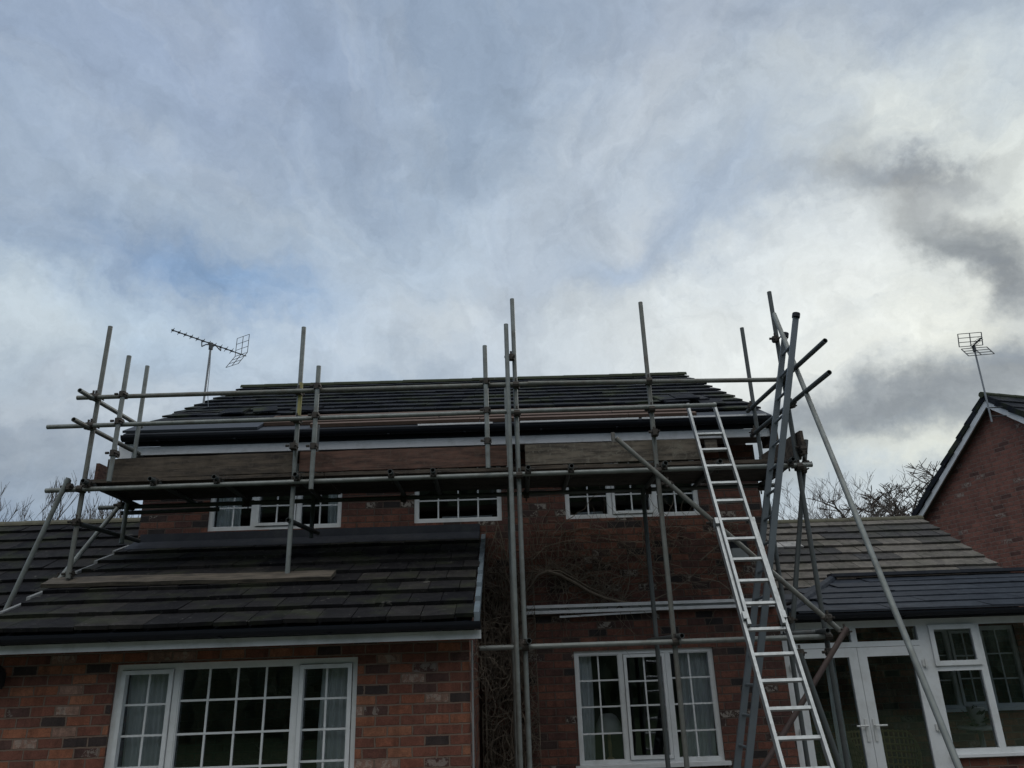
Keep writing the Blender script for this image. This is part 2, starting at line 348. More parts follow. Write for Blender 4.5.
M['ridge_brown'] = plain('lichened ridge tile', (.10,.095,.065), .95, var=.4, vs=10, bump=.5, dirt=(.06,.055,.05))
def glass_mat():
    m_ = bpy.data.materials.new('window glass'); m_.use_nodes = True; t = m_.node_tree; t.nodes.clear(); q = NT(t)
    out = q.n('ShaderNodeOutputMaterial'); tr = q.n('ShaderNodeBsdfTransparent', {'Color': (.92,.935,.945,1)}); gl = q.n('ShaderNodeBsdfGlossy', {'Color': (.9,.95,1,1), 'Roughness': .015})
    fr = q.n('ShaderNodeFresnel', {'IOR': 1.5}); pos = q.n('ShaderNodeNewGeometry').outputs['Position']
    bp = q.n('ShaderNodeBump', {'Height': q.noise(pos, 1.6, 2), 'Strength': .12, 'Distance': .02}); t.links.new(bp.outputs[0], gl.inputs['Normal'])
    mx = q.n('ShaderNodeMixShader', {0: q.m('ADD', fr.outputs[0], .03), 1: tr.outputs[0], 2: gl.outputs[0]}); t.links.new(mx.outputs[0], out.inputs[0]); return m_
M['glass'] = glass_mat()
def ground_mat(name, a, b_, sc=3):
    m_, t, b = mat(name); q = NT(t); pos = q.n('ShaderNodeNewGeometry').outputs['Position']
    t.links.new(q.mix(q.noise(pos, sc, 8, .7), a, b_), b.inputs['Base Color']); b.inputs['Roughness'].default_value = .95
    q.bump(b, q.noise(pos, 25, 5), .5, .03); return m_
M['grass'] = ground_mat('lawn', (.035,.06,.02), (.06,.085,.03))
M['paving'] = ground_mat('stone paving', (.16,.15,.14), (.22,.21,.19), 2)

# ------------------------------------------------------------------ ground and garden
MB().box(-600, 600, -600, 900, -1, 0).build('ground', M['grass'], kind='structure')
MB().box(-7, 12, 3.6, 9.7, .002, .02).build('patio', M['paving'], kind='structure')

# ------------------------------------------------------------------ building pieces
def wall_y(mb, x0, x1, z0, z1, Y, th, holes=()):
    xs = sorted({x0, x1, *[h[0] for h in holes], *[h[1] for h in holes]}); zs = sorted({z0, z1, *[h[2] for h in holes], *[h[3] for h in holes]})
    for i in range(len(zs)-1):
        run = None
        for j in range(len(xs)):
            solid = j < len(xs)-1 and not any(h[0]-1e-6 <= xs[j] and xs[j+1] <= h[1]+1e-6 and h[2]-1e-6 <= zs[i] and zs[i+1] <= h[3]+1e-6 for h in holes)
            if solid and run is None: run = xs[j]
            if not solid and run is not None: mb.box(run, xs[j], Y, Y+th, zs[i], zs[i+1]); run = None
    return mb
def prism_x(mb, x0, x1, yz):         # polygon in YZ extruded along X
    n = len(yz); vs = [(x0, y, z) for y, z in yz] + [(x1, y, z) for y, z in yz]
    return mb.add(vs, [tuple(range(n)), tuple(range(2*n-1, n-1, -1))] + [(i, n+i, n+(i+1)%n, (i+1)%n) for i in range(n)])
def tiles(mb, x0, x1, Ye, ze, Yr, zr, gauge=.385, tw=.33, th=.028, tint=None, skip=None, jx=.004, seed=1, half=.5, tail=.044):
    """courses of lapped tiles on a slope facing -Y"""
    r = random.Random(seed); s = Vector((0, Yr-Ye, zr-ze)); Ln = s.length; s.normalize(); nn = Vector((0, -s.z, s.y))
    k = int(math.ceil(Ln/gauge)); g = Ln/k
    for i in range(k):
        off = -tw*half*(i % 2); x = x0+off; dzc = r.uniform(-.004, .004)
        while x < x1-.01:
            a = max(x, x0+r.uniform(-.012, .012)); b = min(x+tw-.007, x1+r.uniform(-.012, .012)); x += tw
            if b-a < .04 or (skip and skip(i, (a+b)/2)): continue
            lift = r.uniform(0, .007)+dzc*.4; tl = r.uniform(-.004, .004)
            base = Vector((0, Ye, ze)) + s*(i*g-.02+r.uniform(-jx, jx)); top = base + s*(g+.06)
            n0 = nn*(tail+lift); n1 = nn*(.004+lift*.5)
            mb.col = tint(i, (a+b)/2, r) if tint else min(1, max(0, r.gauss(.5, .25)))
            A, B = Vector((a,0,0)), Vector((b,0,0)); t2 = nn*tl
            mb.hexa([base+A+n0-nn*th-t2, base+B+n0-nn*th+t2, top+B+n1-nn*.02, top+A+n1-nn*.02, base+A+n0-t2, base+B+n0+t2, top+B+n1, top+A+n1])
    mb.col = None; return mb
def ridge(mb, x0, x1, Y, z, r=.12, L_=.42, seed=3):
    rr = random.Random(seed); x = x0
    while x < x1-.02:
        e = min(x+L_, x1); dz = rr.uniform(-.003, .003); n = 8
        vs = []
        for xx, ra in ((x, r+.004), (e-.002, r)):
            for i in range(n+1):
                t = math.pi*i/n; vs.append((xx, Y+ra*math.cos(t), z-.03+dz+ra*.75*math.sin(t)))
            for i in range(n+1):
                t = math.pi*(n-i)/n; vs.append((xx, Y+(ra-.02)*math.cos(t), z-.03+dz+(ra-.02)*.75*math.sin(t)))
        m2 = 2*(n+1); mb.add(vs, [tuple(range(m2)), tuple(range(2*m2-1, m2-1, -1))] + [(i, m2+i, m2+(i+1)%m2, (i+1)%m2) for i in range(m2)])
        x = e
    return mb
def window(parent, x0, x1, z0, z1, Y, lights, label=None, fr=.046, sill=True):
    """frame with mullions; each light = (frac0, frac1, cols, rows, sash)"""
    yf, yb = Y+.03, Y+.10; w = x1-x0
    mb = MB(); mb.box(x0, x1, yf, yb, z0, z0+fr); mb.box(x0, x1, yf, yb, z1-fr, z1); mb.box(x0, x0+fr, yf, yb, z0+fr, z1-fr); mb.box(x1-fr, x1, yf, yb, z0+fr, z1-fr)
    cuts = [l[1] for l in lights[:-1]]
    for c in cuts: mb.box(x0+w*c-fr*.55, x0+w*c+fr*.55, yf, yb, z0+fr, z1-fr)
    W_ = mb.build('window', M['upvc'], parent, label=label)
    if sill: MB().box(x0-.05, x1+.05, Y-.06, Y+.03, z0-.03, z0+.012).build('sill', M['upvc'], W_)
    for a, b, cols, rows, sash in lights:
        xa = x0+w*a+(fr if a == 0 else fr*.55); xb = x0+w*b-(fr if b == 1 else fr*.55); za, zb = z0+fr, z1-fr
        if sash:
            g = .006; s_ = .036; sm = MB(); a0, b0, c0, d0 = xa+g, xb-g, za+g, zb-g
            sm.box(a0, b0, yf-.018, yf+.05, c0, c0+s_); sm.box(a0, b0, yf-.018, yf+.05, d0-s_, d0)
            sm.box(a0, a0+s_, yf-.018, yf+.05, c0+s_, d0-s_); sm.box(b0-s_, b0, yf-.018, yf+.05, c0+s_, d0-s_)
            sm.build('sash', M['upvc'], W_); xa, xb, za, zb = a0+s_, b0-s_, c0+s_, d0-s_
            ms = MB(); ms.box(xa-.0, xb+.0, yb+.004, yb+.01, za, zb)
        else:
            bd = MB(); k = .012   # glazing bead
            bd.box(xa, xb, yf+.008, yf+.045, za, za+k); bd.box(xa, xb, yf+.008, yf+.045, zb-k, zb); bd.box(xa, xa+k, yf+.008, yf+.045, za+k, zb-k); bd.box(xb-k, xb, yf+.008, yf+.045, za+k, zb-k)
            bd.build('bead', M['upvc'], W_)
        MB().box(xa, xb, yf+.046, yf+.052, za, zb).build('pane', M['glass'], W_)
        if cols > 1 or rows > 1:
            gb = MB(); t = .009
            for i in range(1, cols): c = xa+(xb-xa)*i/cols; gb.box(c-t, c+t, yf+.034, yf+.0455, za, zb)
            for j in range(1, rows): c = za+(zb-za)*j/rows; gb.box(xa, xb, yf+.030, yf+.0335, c-t, c+t)
            gb.build('glazing_bars', M['upvc'], W_)
    return W_
def curtain(x0, x1, z0, z1, Y, m_, label, group, seed=0, pleat=.055, amp=.022):
    r = random.Random(seed); mb = MB(); n = int((x1-x0)/pleat*6)+2; ph = [r.uniform(0, 6) for _ in range(4)]
    cols = []
    for i in range(n):
        x = x0+(x1-x0)*i/(n-1); t = (x-x0)/pleat
        o_ = amp*math.sin(t*2*math.pi+1.2*math.sin(t*.9+ph[0])) + .01*math.sin(t*2.3+ph[1])
        cols.append((x, Y+o_))
    zs = [z0+(z1-z0)*k/6 for k in range(7)]; vs = []
    for back in (0, .004):
        for k, z in enumerate(zs):
            for x, y in cols: vs.append((x+.012*math.sin(z*3+ph[2]), y+back+(.006*math.sin(z*5+x*9)), z))
    fs = []; mrow = n; blk = 7*n
    for b in (0, 1):
        for k in range(6):
            for i in range(n-1):
                q_ = (b*blk+k*mrow+i, b*blk+k*mrow+i+1, b*blk+(k+1)*mrow+i+1, b*blk+(k+1)*mrow+i); fs.append(q_ if b == 0 else q_[::-1])
    mb.add(vs, fs); return mb.build('curtain', m_, None, True, label=label, cat='curtain', group=group)

# ------------------------------------------------------------------ main house
YW, YE = 9.7, 7.4
house = thing('brick_house', (-.6, 9.7, 0), label='red brick house under repair, its tiled roof and front wing behind the scaffolding', cat='house')
k_win = (.77, 2.43, .96, 2.20); u1 = (-3.75, -2.07, 3.77, 4.62); u2 = (-1.15, -.04, 3.79, 4.62); u3 = (.77, 2.48, 3.78, 4.62); e_win = (-3.54, -1.37, .98, 2.17)
mb = MB(); wall_y(mb, -4.6, 3.27, 0, 4.68, YW, .28, [k_win, u1, u2, u3])
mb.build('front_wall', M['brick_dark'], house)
RY0, RZ0, RYr, RZr = 9.16, 4.92, 13.2, 7.00
gz = lambda y: RZ0+(RZr-RZ0)*(y-RY0)/(RYr-RY0)
for sx in (-4.6, 3.27-.28):
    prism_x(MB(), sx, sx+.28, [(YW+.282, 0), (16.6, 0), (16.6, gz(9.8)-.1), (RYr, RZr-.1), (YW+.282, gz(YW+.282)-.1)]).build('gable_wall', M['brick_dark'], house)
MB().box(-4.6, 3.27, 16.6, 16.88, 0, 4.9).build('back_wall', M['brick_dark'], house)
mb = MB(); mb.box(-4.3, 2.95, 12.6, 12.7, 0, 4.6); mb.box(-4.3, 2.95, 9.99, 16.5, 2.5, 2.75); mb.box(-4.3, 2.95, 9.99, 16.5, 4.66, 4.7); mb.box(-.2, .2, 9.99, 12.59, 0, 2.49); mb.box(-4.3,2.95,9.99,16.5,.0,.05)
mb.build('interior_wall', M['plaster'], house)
# extension walls
mb = MB(); wall_y(mb, -4.62, -.36, 0, 2.36, YE, .28, [e_win])
mb.build('wing_wall', M['brick'], house)
EY0, EZ0, EYr, EZr = 7.02, 2.45, 9.70, 3.62
ez = lambda y: EZ0+(EZr-EZ0)*(y-EY0)/(EYr-EY0)
for sx in (-4.62, -.64):
    prism_x(MB(), sx, sx+.28, [(YE+.282, 0), (YW-.002, 0), (YW-.002, ez(YW)-.08), (YE+.282, ez(YE+.282)-.08)]).build('wing_side_wall', M['brick'], house)
mb = MB(); mb.box(-4.3, -.66, 7.7, 9.68, 2.3, 2.34); mb.build('wing_ceiling', M['plaster'], house); MB().box(-4.3, -.66, 7.7, 9.68, 0, .05).build('wing_floor', M['plaster'], house)
# extension roof
def ext_tint(i, x, r): return min(1, max(0, r.gauss(.42+.04*i, .28)))
er = tiles(MB(), -4.66, -.30, EY0, EZ0, EYr-.06, ez(EYr-.06), .40, .30, .036, ext_tint, seed=5, half=.5).build('wing_roof', M['tile'], house)
s = (ez(8)-ez(7)); prism_x(MB(), -4.64, -.32, [(EY0+.02, EZ0-.05), (EYr, EZr-.05), (EYr, EZr-.02), (EY0+.02, EZ0-.02)]).build('roof_deck', M['felt'], er)
# verge trims
for (xv, mt_, w) in ((-.30, 'dryverge', .05), (-4.70, 'mortar', .04)):
    mb = MB(); k = 7; 
    for i in range(k):
        y0 = EY0+(EYr-EY0)*i/k; y1 = EY0+(EYr-EY0)*(i+1)/k-.03
        mb.hexa([(xv, y0, ez(y0)-.06), (xv+w, y0, ez(y0)-.06), (xv+w, y1, ez(y1)-.06), (xv, y1, ez(y1)-.06), (xv, y0, ez(y0)+.052), (xv+w, y0, ez(y0)+.052), (xv+w, y1, ez(y1)+.018), (xv, y1, ez(y1)+.018)])
    mb.build('verge', M[mt_], er)
MB().box(-4.55, -.32, YW-.045, YW-.002, EZr-.0, EZr+.13).build('flashing', M['lead'], er)
prism_x(MB(), -4.62, -.32, [(YW-.30, ez(YW-.30)+.030), (YW-.002, EZr+.04), (YW-.002, EZr+.055), (YW-.30, ez(YW-.30)+.042)]).build('flashing_apron', M['lead'], er)
MB().box(-4.8, -.24, 7.09, 7.12, 2.28, 2.352).build('wing_fascia', M['fascia'], house)
MB().box(-4.8, -.30, 7.122, 7.398, 2.33, 2.36).build('wing_soffit', M['soffit'], house)
def gutter(x0, x1, Y, z, r=.055, parent=None, name='gutter'):
    mb = MB(); n = 8
    for (a, b) in ((0, 1),):
        vs = []
        for xx in (x0, x1):
            for i in range(n+1):
                t = math.pi*i/n; vs.append((xx, Y-r*math.cos(t), z-r*1.1*math.sin(t)))
            for i in range(n+1):
                t = math.pi*(n-i)/n; vs.append((xx, Y-(r-.006)*math.cos(t), z-(r-.006)*1.1*math.sin(t)+.001))
        m2 = 2*(n+1); mb.add(vs, [tuple(range(m2)), tuple(range(2*m2-1, m2-1, -1))] + [(i, m2+i, m2+(i+1)%m2, (i+1)%m2) for i in range(m2)])
    x = x0+.45
    while x < x1:
        mb.box(x-.015, x+.015, Y-r*.6, Y+r, z-r*1.2, z-r*1.05); x += .95
    return mb.build(name, M['gutter'], parent)
gutter(-4.85, -.24, 7.03, 2.42, .058, house)
MB().box(-4.8, -.30, 7.093, 7.118, 2.353, 2.43).build('gutter_backing', M['gutter'], house)
mb = MB(); mb.tube((-.335, 7.385, 0), (-.335, 7.385, 2.28), .009, n=8); mb.build('cable', M['mortar'], house)
# main roof
def main_skip(i, x):
    if i == 0: return True
    if i == 1: return x < 2.35
    if i == 2: return -3.2 < x < 1.9
    return False
mr_mb = MB()
tiles(mr_mb, -4.71, 3.38, RY0, RZ0, RYr, RZr, .385, .33, .026, lambda i, x, r: min(1, max(0, r.gauss(.5, .25))), main_skip, jx=.001, seed=9, tail=.036)
mroof = mr_mb.build('roof', M['tile_main'], house)
prism_x(MB(), -4.70, 3.38, [(RY0, RZ0-.04), (RYr, RZr-.04), (16.9, gz(9.5)-.04), (16.9, gz(9.5)-.01), (RYr, RZr-.01), (RY0, RZ0-.01)]).build('roof_deck', M['felt'], mroof)
tb = MB(); tiles(tb, -4.71, 3.38, RY0, RZ0, RYr, RZr, .385, .33, .03, seed=4)
for v in tb.v: v.y = 2*RYr-v.y
tb.build('rear_slope', M['tile_main'], mroof)
ridge(MB(), -4.73, 3.40, RYr, RZr+.01, .11).build('ridge_tiles', M['moss'], mroof)
sdir = Vector((0, RYr-RY0, RZr-RZ0)).normalized(); nrm = Vector((0, -sdir.z, sdir.y))
def onroof(x, d, h): return Vector((x, RY0, RZ0)) + sdir*d + nrm*h
mb = MB(); mb.hexa([onroof(-4.72, .02, 0), onroof(-3.05, .02, 0), onroof(-3.05, .42, .0), onroof(-4.72, .42, .0), onroof(-4.72, .02, .03), onroof(-3.05, .02, .03), onroof(-3.05, .42, .03), onroof(-4.72, .42, .03)])
mb.build('eaves_tray', M['felt'], mroof)
for j, d in enumerate((.08, .30, .52, .74)):
    x = -3.04 if j else -2.4
    while x < 2.4:
        e = min(x+rng.uniform(1.8, 2.8), 2.45)
        MB().obox(onroof(x, d+rng.uniform(-.012, .012), .022), onroof(e-.01, d+rng.uniform(-.02, .02), .024), .10, .045, nrm).build('roof_batten', M['timber'], mroof); x = e
def loose_tile(a, w, h, u_, label, group):
    mb = MB(); mb.col = rng.random(); mb.hexa([a, a+w, a+w+h, a+h, a+u_, a+w+u_, a+w+h+u_, a+h+u_]); mb.build('loose_tile', M['tile_main'], None, label=label, cat='roof tile', group=group)
for n_t, xa, xb, da, db, lb, gp_ in ((6, 2.1, 2.9, .35, .9, 'loose dark roof tile in the slipped heap by the right end of the main roof', 'loose tiles heaped at the right roof end'), (3, -3.9, -2.6, .8, 1.05, 'loose dark roof tile lying on the left end of the main roof', 'loose tiles laid at the left roof end')):
    for k in range(n_t):
        a = onroof(rng.uniform(xa, xb), rng.uniform(da, db), .05+.012*k); t_ = R(rng.uniform(-16, 16))
        w = Vector((.32*math.cos(t_), 0, .0))+sdir*.32*math.sin(t_); h = sdir*.38*math.cos(t_)-Vector((.38*math.sin(t_), 0, 0)); h += nrm*rng.uniform(-.01, .015)
        if gp_.endswith('left roof end'):
            a.x = -3.9+.5*k; lb = ('leftmost', 'middle one', 'rightmost')[k]+' of three loose dark tiles lying on the left end of the main roof'
        loose_tile(a, w, h, nrm*.022, lb, gp_)
MB().box(-4.60, 3.40, 9.27, 9.30, 4.665, 4.768).build('fascia', M['fascia'], house)
MB().box(-4.55, 3.36, 9.302, 9.698, 4.70, 4.72).build('soffit', M['soffit'], house)
gutter(-4.72, 3.46, 9.20, 4.89, .066, house)
MB().box(-4.72, 3.44, 9.262, 9.268, 4.77, 4.90).build('gutter_backing', M['gutter'], house)
for a, b in ((-1.05, -.12), (.22, 1.7), (1.74, 3.3)):
    MB().box(a, b, 9.12, 9.13, 4.895, 4.915).build('gutter_strip', M['fascia'], house)
for xv in (-4.70, 3.36):     # boxed ends and barge boards
    MB().box(xv-.07 if xv < 0 else xv+.001, xv+.10 if xv < 0 else xv+.09, 9.24, 9.62, 4.60, 4.80).build('boxed_end', M['fascia'] if xv < 0 else M['soffit'], house)
    for s1, s2 in ((9.30, RYr), (17.1, RYr)):
        z1_ = gz(9.30)
        MB().hexa([(xv, s1, z1_-.19), (xv+.03, s1, z1_-.19), (xv+.03, s2, RZr-.19), (xv, s2, RZr-.19), (xv, s1, z1_-.045), (xv+.03, s1, z1_-.045), (xv+.03, s2, RZr-.045), (xv, s2, RZr-.045)]).build('barge_board', M['fascia'], house)
# kitchen trim
kt = MB(); kt.box(.22, 3.24, 9.60, 9.698, 2.70, 2.735); kt.box(.22, 3.24, 9.665, 9.698, 2.672, 2.698); kt.box(.22, 3.24, 9.60, 9.698, 2.635, 2.670); kt.build('string_trim', M['fascia'], house)
MB().obox((.62, 9.63, 2.595), (1.75, 9.63, 2.622), .02, .022).build('loose_trim', M['fascia'], house)
v_ = MB(); v_.box(2.78, 3.0, 9.66, 9.699, 3.22, 3.50); v = v_.build('wall_vent', M['gutter'], house)
MB().obox((2.79, 9.63, 3.28), (2.99, 9.63, 3.28), .03, .12).build('vent_flap', M['vent'], v)
# windows
L3 = [(0, .335, 2, 4, False), (.335, .67, 2, 4, True), (.67, 1, 2, 4, False)]
window(house, *k_win, YW, L3)
window(house, *e_win, YE, [(0, .25, 2, 4, True), (.25, .745, 4, 4, False), (.745, 1, 2, 4, True)])
window(house, *u1, YW, [(0, .335, 2, 3, False), (.335, .67, 2, 3, True), (.67, 1, 2, 3, False)], sill=False)
window(house, *u2, YW, [(0, 1, 4, 3, False)], sill=False)
window(house, *u3, YW, [(0, .335, 2, 3, False), (.335, .67, 2, 3, True), (.67, 1, 2, 3, False)], sill=False)
G = 'curtains hanging inside the house windows'
curtain(-3.47, -3.04, 1.0, 2.15, 7.57, M['curtain'], 'grey curtain in the left light of the large lower left window', G, 1)
curtain(-1.72, -1.42, 1.0, 2.15, 7.57, M['curtain'], 'grey curtain gathered at the right end of the large lower left window', G, 2)
curtain(.80, .98, .9, 2.2, 9.87, M['curtain'], 'narrow grey green curtain at the left edge of the lower right window', G, 3)
curtain(2.02, 2.38, .9, 2.2, 9.87, M['curtain'], 'wide grey green curtain at the right end of the lower window left of the ladder', G, 4)
curtain(-3.68, -3.38, 3.72, 4.62, 9.87, M['curtain_w'], 'pale curtain at the left end of the leftmost upstairs window', G, 5)
curtain(-2.28, -2.12, 3.72, 4.62, 9.87, M['curtain_w'], 'narrow pale curtain at the right end of the leftmost upstairs window', G, 6)
# things behind the glass
def lathe(mb, c, prof, n=20):
    vs = []; c = Vector(c)
    for r_, z in prof:
        for i in range(n): t = 2*math.pi*i/n; vs.append(c+Vector((r_*math.cos(t), r_*math.sin(t), z)))
    return mb.add(vs, [(k*n+i, k*n+(i+1)%n, (k+1)*n+(i+1)%n, (k+1)*n+i) for k in range(len(prof)-1) for i in range(n)])
MB().box(.80, 2.40, 9.985, 10.2, .93, .96).build('window_board', M['upvc'], house)
tl = thing('reflection_blob', (1.17, 10.1, .96), label='pane reflection built as a rounded white shade inside the lower window beside the centre poles', cat='lamp')  # whitish reflection in the panes, modelled as a lamp-like solid
lathe(MB(), (1.17, 10.1, .961), [(0,0),(.07,0),(.05,.03),(.02,.06),(.025,.16),(.015,.34)], 16).build('base', M['wicker'], tl, True)
lathe(MB(), (1.17, 10.1, 1.27), [(.15,0),(.155,.05),(.14,.12),(.10,.19),(.05,.22)], 24).build('dome', M['white'], tl, True)
for (x0_, w0, z0_, h0, lab) in ((.92, .38, 3.83, .06, 'white folded linen stack behind the left light of the right upstairs window'), (1.55, .3, 3.83, .08, 'pale box lying behind the middle light of the right upstairs window'), (-.85, .7, 3.84, .05, 'long pale box behind the single middle upstairs window')):
    mb = MB(); mb.box(x0_, x0_+w0, 9.99, 10.15, z0_, z0_+h0); mb.box(x0_+.03, x0_+w0-.02, 10.0, 10.14, z0_+h0+.001, z0_+h0+.03)
    mb.build('storage_box', M['curtain_w'], None, label=lab, cat='box', group='pale boxes on the upstairs window boards')
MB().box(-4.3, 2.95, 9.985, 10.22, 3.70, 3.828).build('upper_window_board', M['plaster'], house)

# wall lantern at far left
ln = thing('wall_lantern', (-4.50, 7.36, 2.0), label='small black lantern fixed to the brick wall at the left edge', cat='lamp')
MB().box(-4.57, -4.52, 7.34, 7.398, 2.02, 2.14).build('back_plate', M['black'], ln)
MB().box(-4.60, -4.49, 7.22, 7.33, 2.0, 2.15).build('lamp_body', M['black'], ln)
lathe(MB(), (-4.545, 7.275, 2.152), [(.085,0),(.03,.05),(0,.06)], 8).build('cap', M['black'], ln)

# ------------------------------------------------------------------ left wing, right wing
lw = thing('side_wing', (-9, 11.8, 0), label='low wing with dark tiled roof behind the sloping tubes at far left', cat='building')
prism_x(MB(), -16, -4.66, [(8.4, 0), (15.6, 0), (15.6, 2.1), (12, 4.2), (8.4, 2.1)]).build('wall', M['brick'], lw)
LWs = (4.38-1.96)/(12-7.8)
r_ = tiles(MB(), -16, -4.73, 7.8, 1.96, 12, 4.38, .40, .30, .036, lambda i, x, r: min(1, max(0, r.gauss(.38, .22))), seed=11).build('roof', M['tile'], lw)
prism_x(MB(), -16, -4.74, [(7.85, 1.92), (12, 4.34), (16.2, 1.92), (16.2, 1.95), (12, 4.37), (7.85, 1.95)]).build('roof_deck', M['felt'], r_)
ridge(MB(), -16, -3.6-1.05, 12, 4.385, .11, .45).build('ridge_tiles', M['ridge_brown'], r_)
rw = thing('rear_wing', (5.4, 12.8, 0), label='low wing with brown and grey patchwork tiled roof right of the house', cat='building')
b_w = (5.86, 7.35, 1.30, 2.40)
mb = MB(); wall_y(mb, 3.29, 7.5, 0, 2.92, 11.7, .28, [b_w]); mb.build('front_wall', M['brick'], rw)
prism_x(MB(), 7.22, 7.5, [(11.99, 0), (16.2, 0), (16.2, 3.0), (14, 4.27), (11.99, 3.1)]).build('gable_wall', M['brick'], rw)
MB().box(3.29, 7.2, 16, 16.2, 0, 3.1).build('back_wall', M['brick'], rw)
MB().box(3.29, 7.2, 11.99, 16, 2.8, 2.9).build('ceiling', M['plaster'], rw)
window(rw, *b_w, 11.7, [(0, .335, 2, 3, False), (.335, .67, 2, 3, True), (.67, 1, 2, 3, False)])
def rw_tint(i, x, r):
    a = .36+.5*r.random() if (math.sin(x*1.1+i*1.3)+math.sin(x*.5-i*.9+1)+r.gauss(0, .35)) > -.35 else .25*r.random()
    if i == 6 and 4.4 < x < 4.9: a = 1.0
    if i in (2, 3) and x < 4.1: a = r.choice((.97, .6))
    return a
r_ = tiles(MB(), 3.3, 7.58, 11.3, 2.83, 14, 4.38, .335, .33, .03, rw_tint, seed=21).build('roof', M['tile_brown'], rw)
prism_x(MB(), 3.3, 7.54, [(11.35, 2.79), (14, 4.34), (16.7, 2.78), (16.7, 2.81), (14, 4.37), (11.35, 2.82)]).build('roof_deck', M['felt'], r_)
ridge(MB(), 3.3, 7.6, 14, 4.385, .10, .42).build('ridge_tiles', M['ridge_brown'], r_)

# ------------------------------------------------------------------ conservatory
cv = thing('conservatory', (5.6, 9.75, 0), label='white framed conservatory with dark slate roof and glazed double doors right of the brick house', cat='conservatory')
YC = 9.75; CX1 = 8.2
fr = MB()
def fb(x0, x1, z0, z1, y0=YC, y1=YC+.07): fr.box(x0, x1, y0, y1, z0, z1)
fb(3.28, 3.37, 0, 2.40); fb(3.37, 5.0, 2.14, 2.20); fb(3.37, CX1, 2.36, 2.44); fb(4.13, 4.20, 2.2, 2.36); fb(4.94, 5.09, 0, 2.14); fb(4.94, 5.09, 2.2, 2.36); fb(5.0, 5.09, 2.14, 2.2)
fb(5.09, CX1, .93, 1.0); fb(5.62, 5.70, 1.0, 2.36); fb(6.72, 6.80, 1.0, 2.36)
frame = fr.build('frame', M['upvc'], cv)
MB().box(5.03, CX1, YC-.07, YC-.001, .915, .945).build('sill', M['upvc'], frame)
MB().box(5.09, CX1, YC+.0, YC+.25, 0, .92).build('dwarf_wall', M['brick'], cv)
def glz(x0, x1, z0, z1, y=YC+.03, par=frame): return MB().box(x0, x1, y, y+.006, z0, z1).build('pane', M['glass'], par)
glz(3.37, 4.13, 2.2, 2.36); glz(4.2, 4.94, 2.2, 2.36); glz(5.70, 6.72, 1.0, 2.36); glz(6.8, CX1, 1.0, 2.36); glz(5.09, 5.62, 1.0, 1.85)
def sashf(name, x0, x1, z0, z1, w, y, par, zb=None):
    mb = MB(); zb = zb or w
    mb.box(x0, x0+w, y, y+.06, z0, z1); mb.box(x1-w, x1, y, y+.06, z0, z1); mb.box(x0+w, x1-w, y, y+.06, z1-w, z1); mb.box(x0+w, x1-w, y, y+.06, z0, z0+zb)
    o = mb.build(name, M['upvc'], par); MB().box(x0+w, x1-w, y+.027, y+.033, z0+zb, z1-w).build('pane', M['glass'], o); return o
sashf('top_light', 5.075, 5.64, 1.90, 2.365, .055, YC-.025, cv)
fb2 = MB(); fb2.box(5.09, 5.62, YC, YC+.07, 1.84, 1.90); fb2.build('transom', M['upvc'], frame)
for i, (a, b) in enumerate(((3.375, 4.165), (4.17, 4.937))):
    d = sashf('door', a, b, .03, 2.135, .105, YC-.012, cv, .2)
    hx = b-.045 if i == 0 else a+.045; sg = -1 if i == 0 else 1
    h = MB(); h.box(hx-.016, hx+.016, YC-.024, YC-.0125, 1.11, 1.35); h.tube((hx, YC-.024, 1.28), (hx, YC-.06, 1.28), .011, n=10); h.tube((hx-.01*sg, YC-.06, 1.28), (hx+sg*.13, YC-.062, 1.28), .010, n=10); h.tube((hx, YC-.0245, 1.16), (hx, YC-.026, 1.16), .010, n=10)
    h.build('handle', M['white'], d)
    for hz in (.5, 1.2, 1.9):
        hh = MB(); xx = a-.012 if i == 0 else b+.012; hh.box(xx-.03, xx+.03, YC-.03, YC-.0125, hz, hz+.07); hh.tube((xx, YC-.034, hz-.01), (xx, YC-.034, hz+.08), .009, n=8)
        hh.build('hinge', M['white'], d)
CR = (9.52, 2.545, 11.62, 3.12)      # eave and top of the slate slope
hipx = 4.80; xl = 3.34
def cz(y): return CR[1]+(CR[3]-CR[1])*(y-CR[0])/(CR[2]-CR[0])
def hip_skip(i, x): return x < xl+(hipx-xl)*(i+.5)/6-.05
crf = tiles(MB(), xl, CX1+.2, CR[0], CR[1], CR[2], CR[3], .42, 1.22, .012, None, hip_skip, seed=31, tail=.018).build('roof', M['slate'], cv)
mb = MB(); mb.add([(xl, CR[0]+.02, CR[1]), (hipx, CR[2], CR[3]), (3.29, CR[2], CR[1]+.2), (3.29, CR[0]+.02, CR[1]-.03), (hipx, CR[2], CR[3]-.08), (CX1+.2, CR[0]+.02, CR[1]-.01), (CX1+.2, CR[2], CR[3]-.01), (xl, CR[0]+.02, CR[1]-.01)],
    [(0,1,2), (3,4,2), (7,5,6,1), (0,3,2)]); mb.build('hip_slope', M['slate'], crf)
mb = MB(); a = Vector((xl, CR[0], CR[1]+.03)); b = Vector((hipx, CR[2], CR[3]+.03))
for k in range(6):
    p, q_ = a.lerp(b, k/6), a.lerp(b, (k+1)/6+.01); mb.tube(p-Z0*.02, q_-Z0*.02, .055, .055, n=8, cap=(k in (0, 5)))
mb.build('hip_tiles', M['slate'], crf)
MB().box(hipx-.05, CX1+.2, CR[2]-.10, CR[2]+.06, CR[3]+.03, CR[3]+.075).build('flashing', M['lead'], crf)
MB().box(3.33, CX1, 9.62, 9.65, 2.445, 2.53).build('fascia', M['gutter'], cv)
gutter(3.33, CX1+.1, 9.55, 2.525, .055, cv)
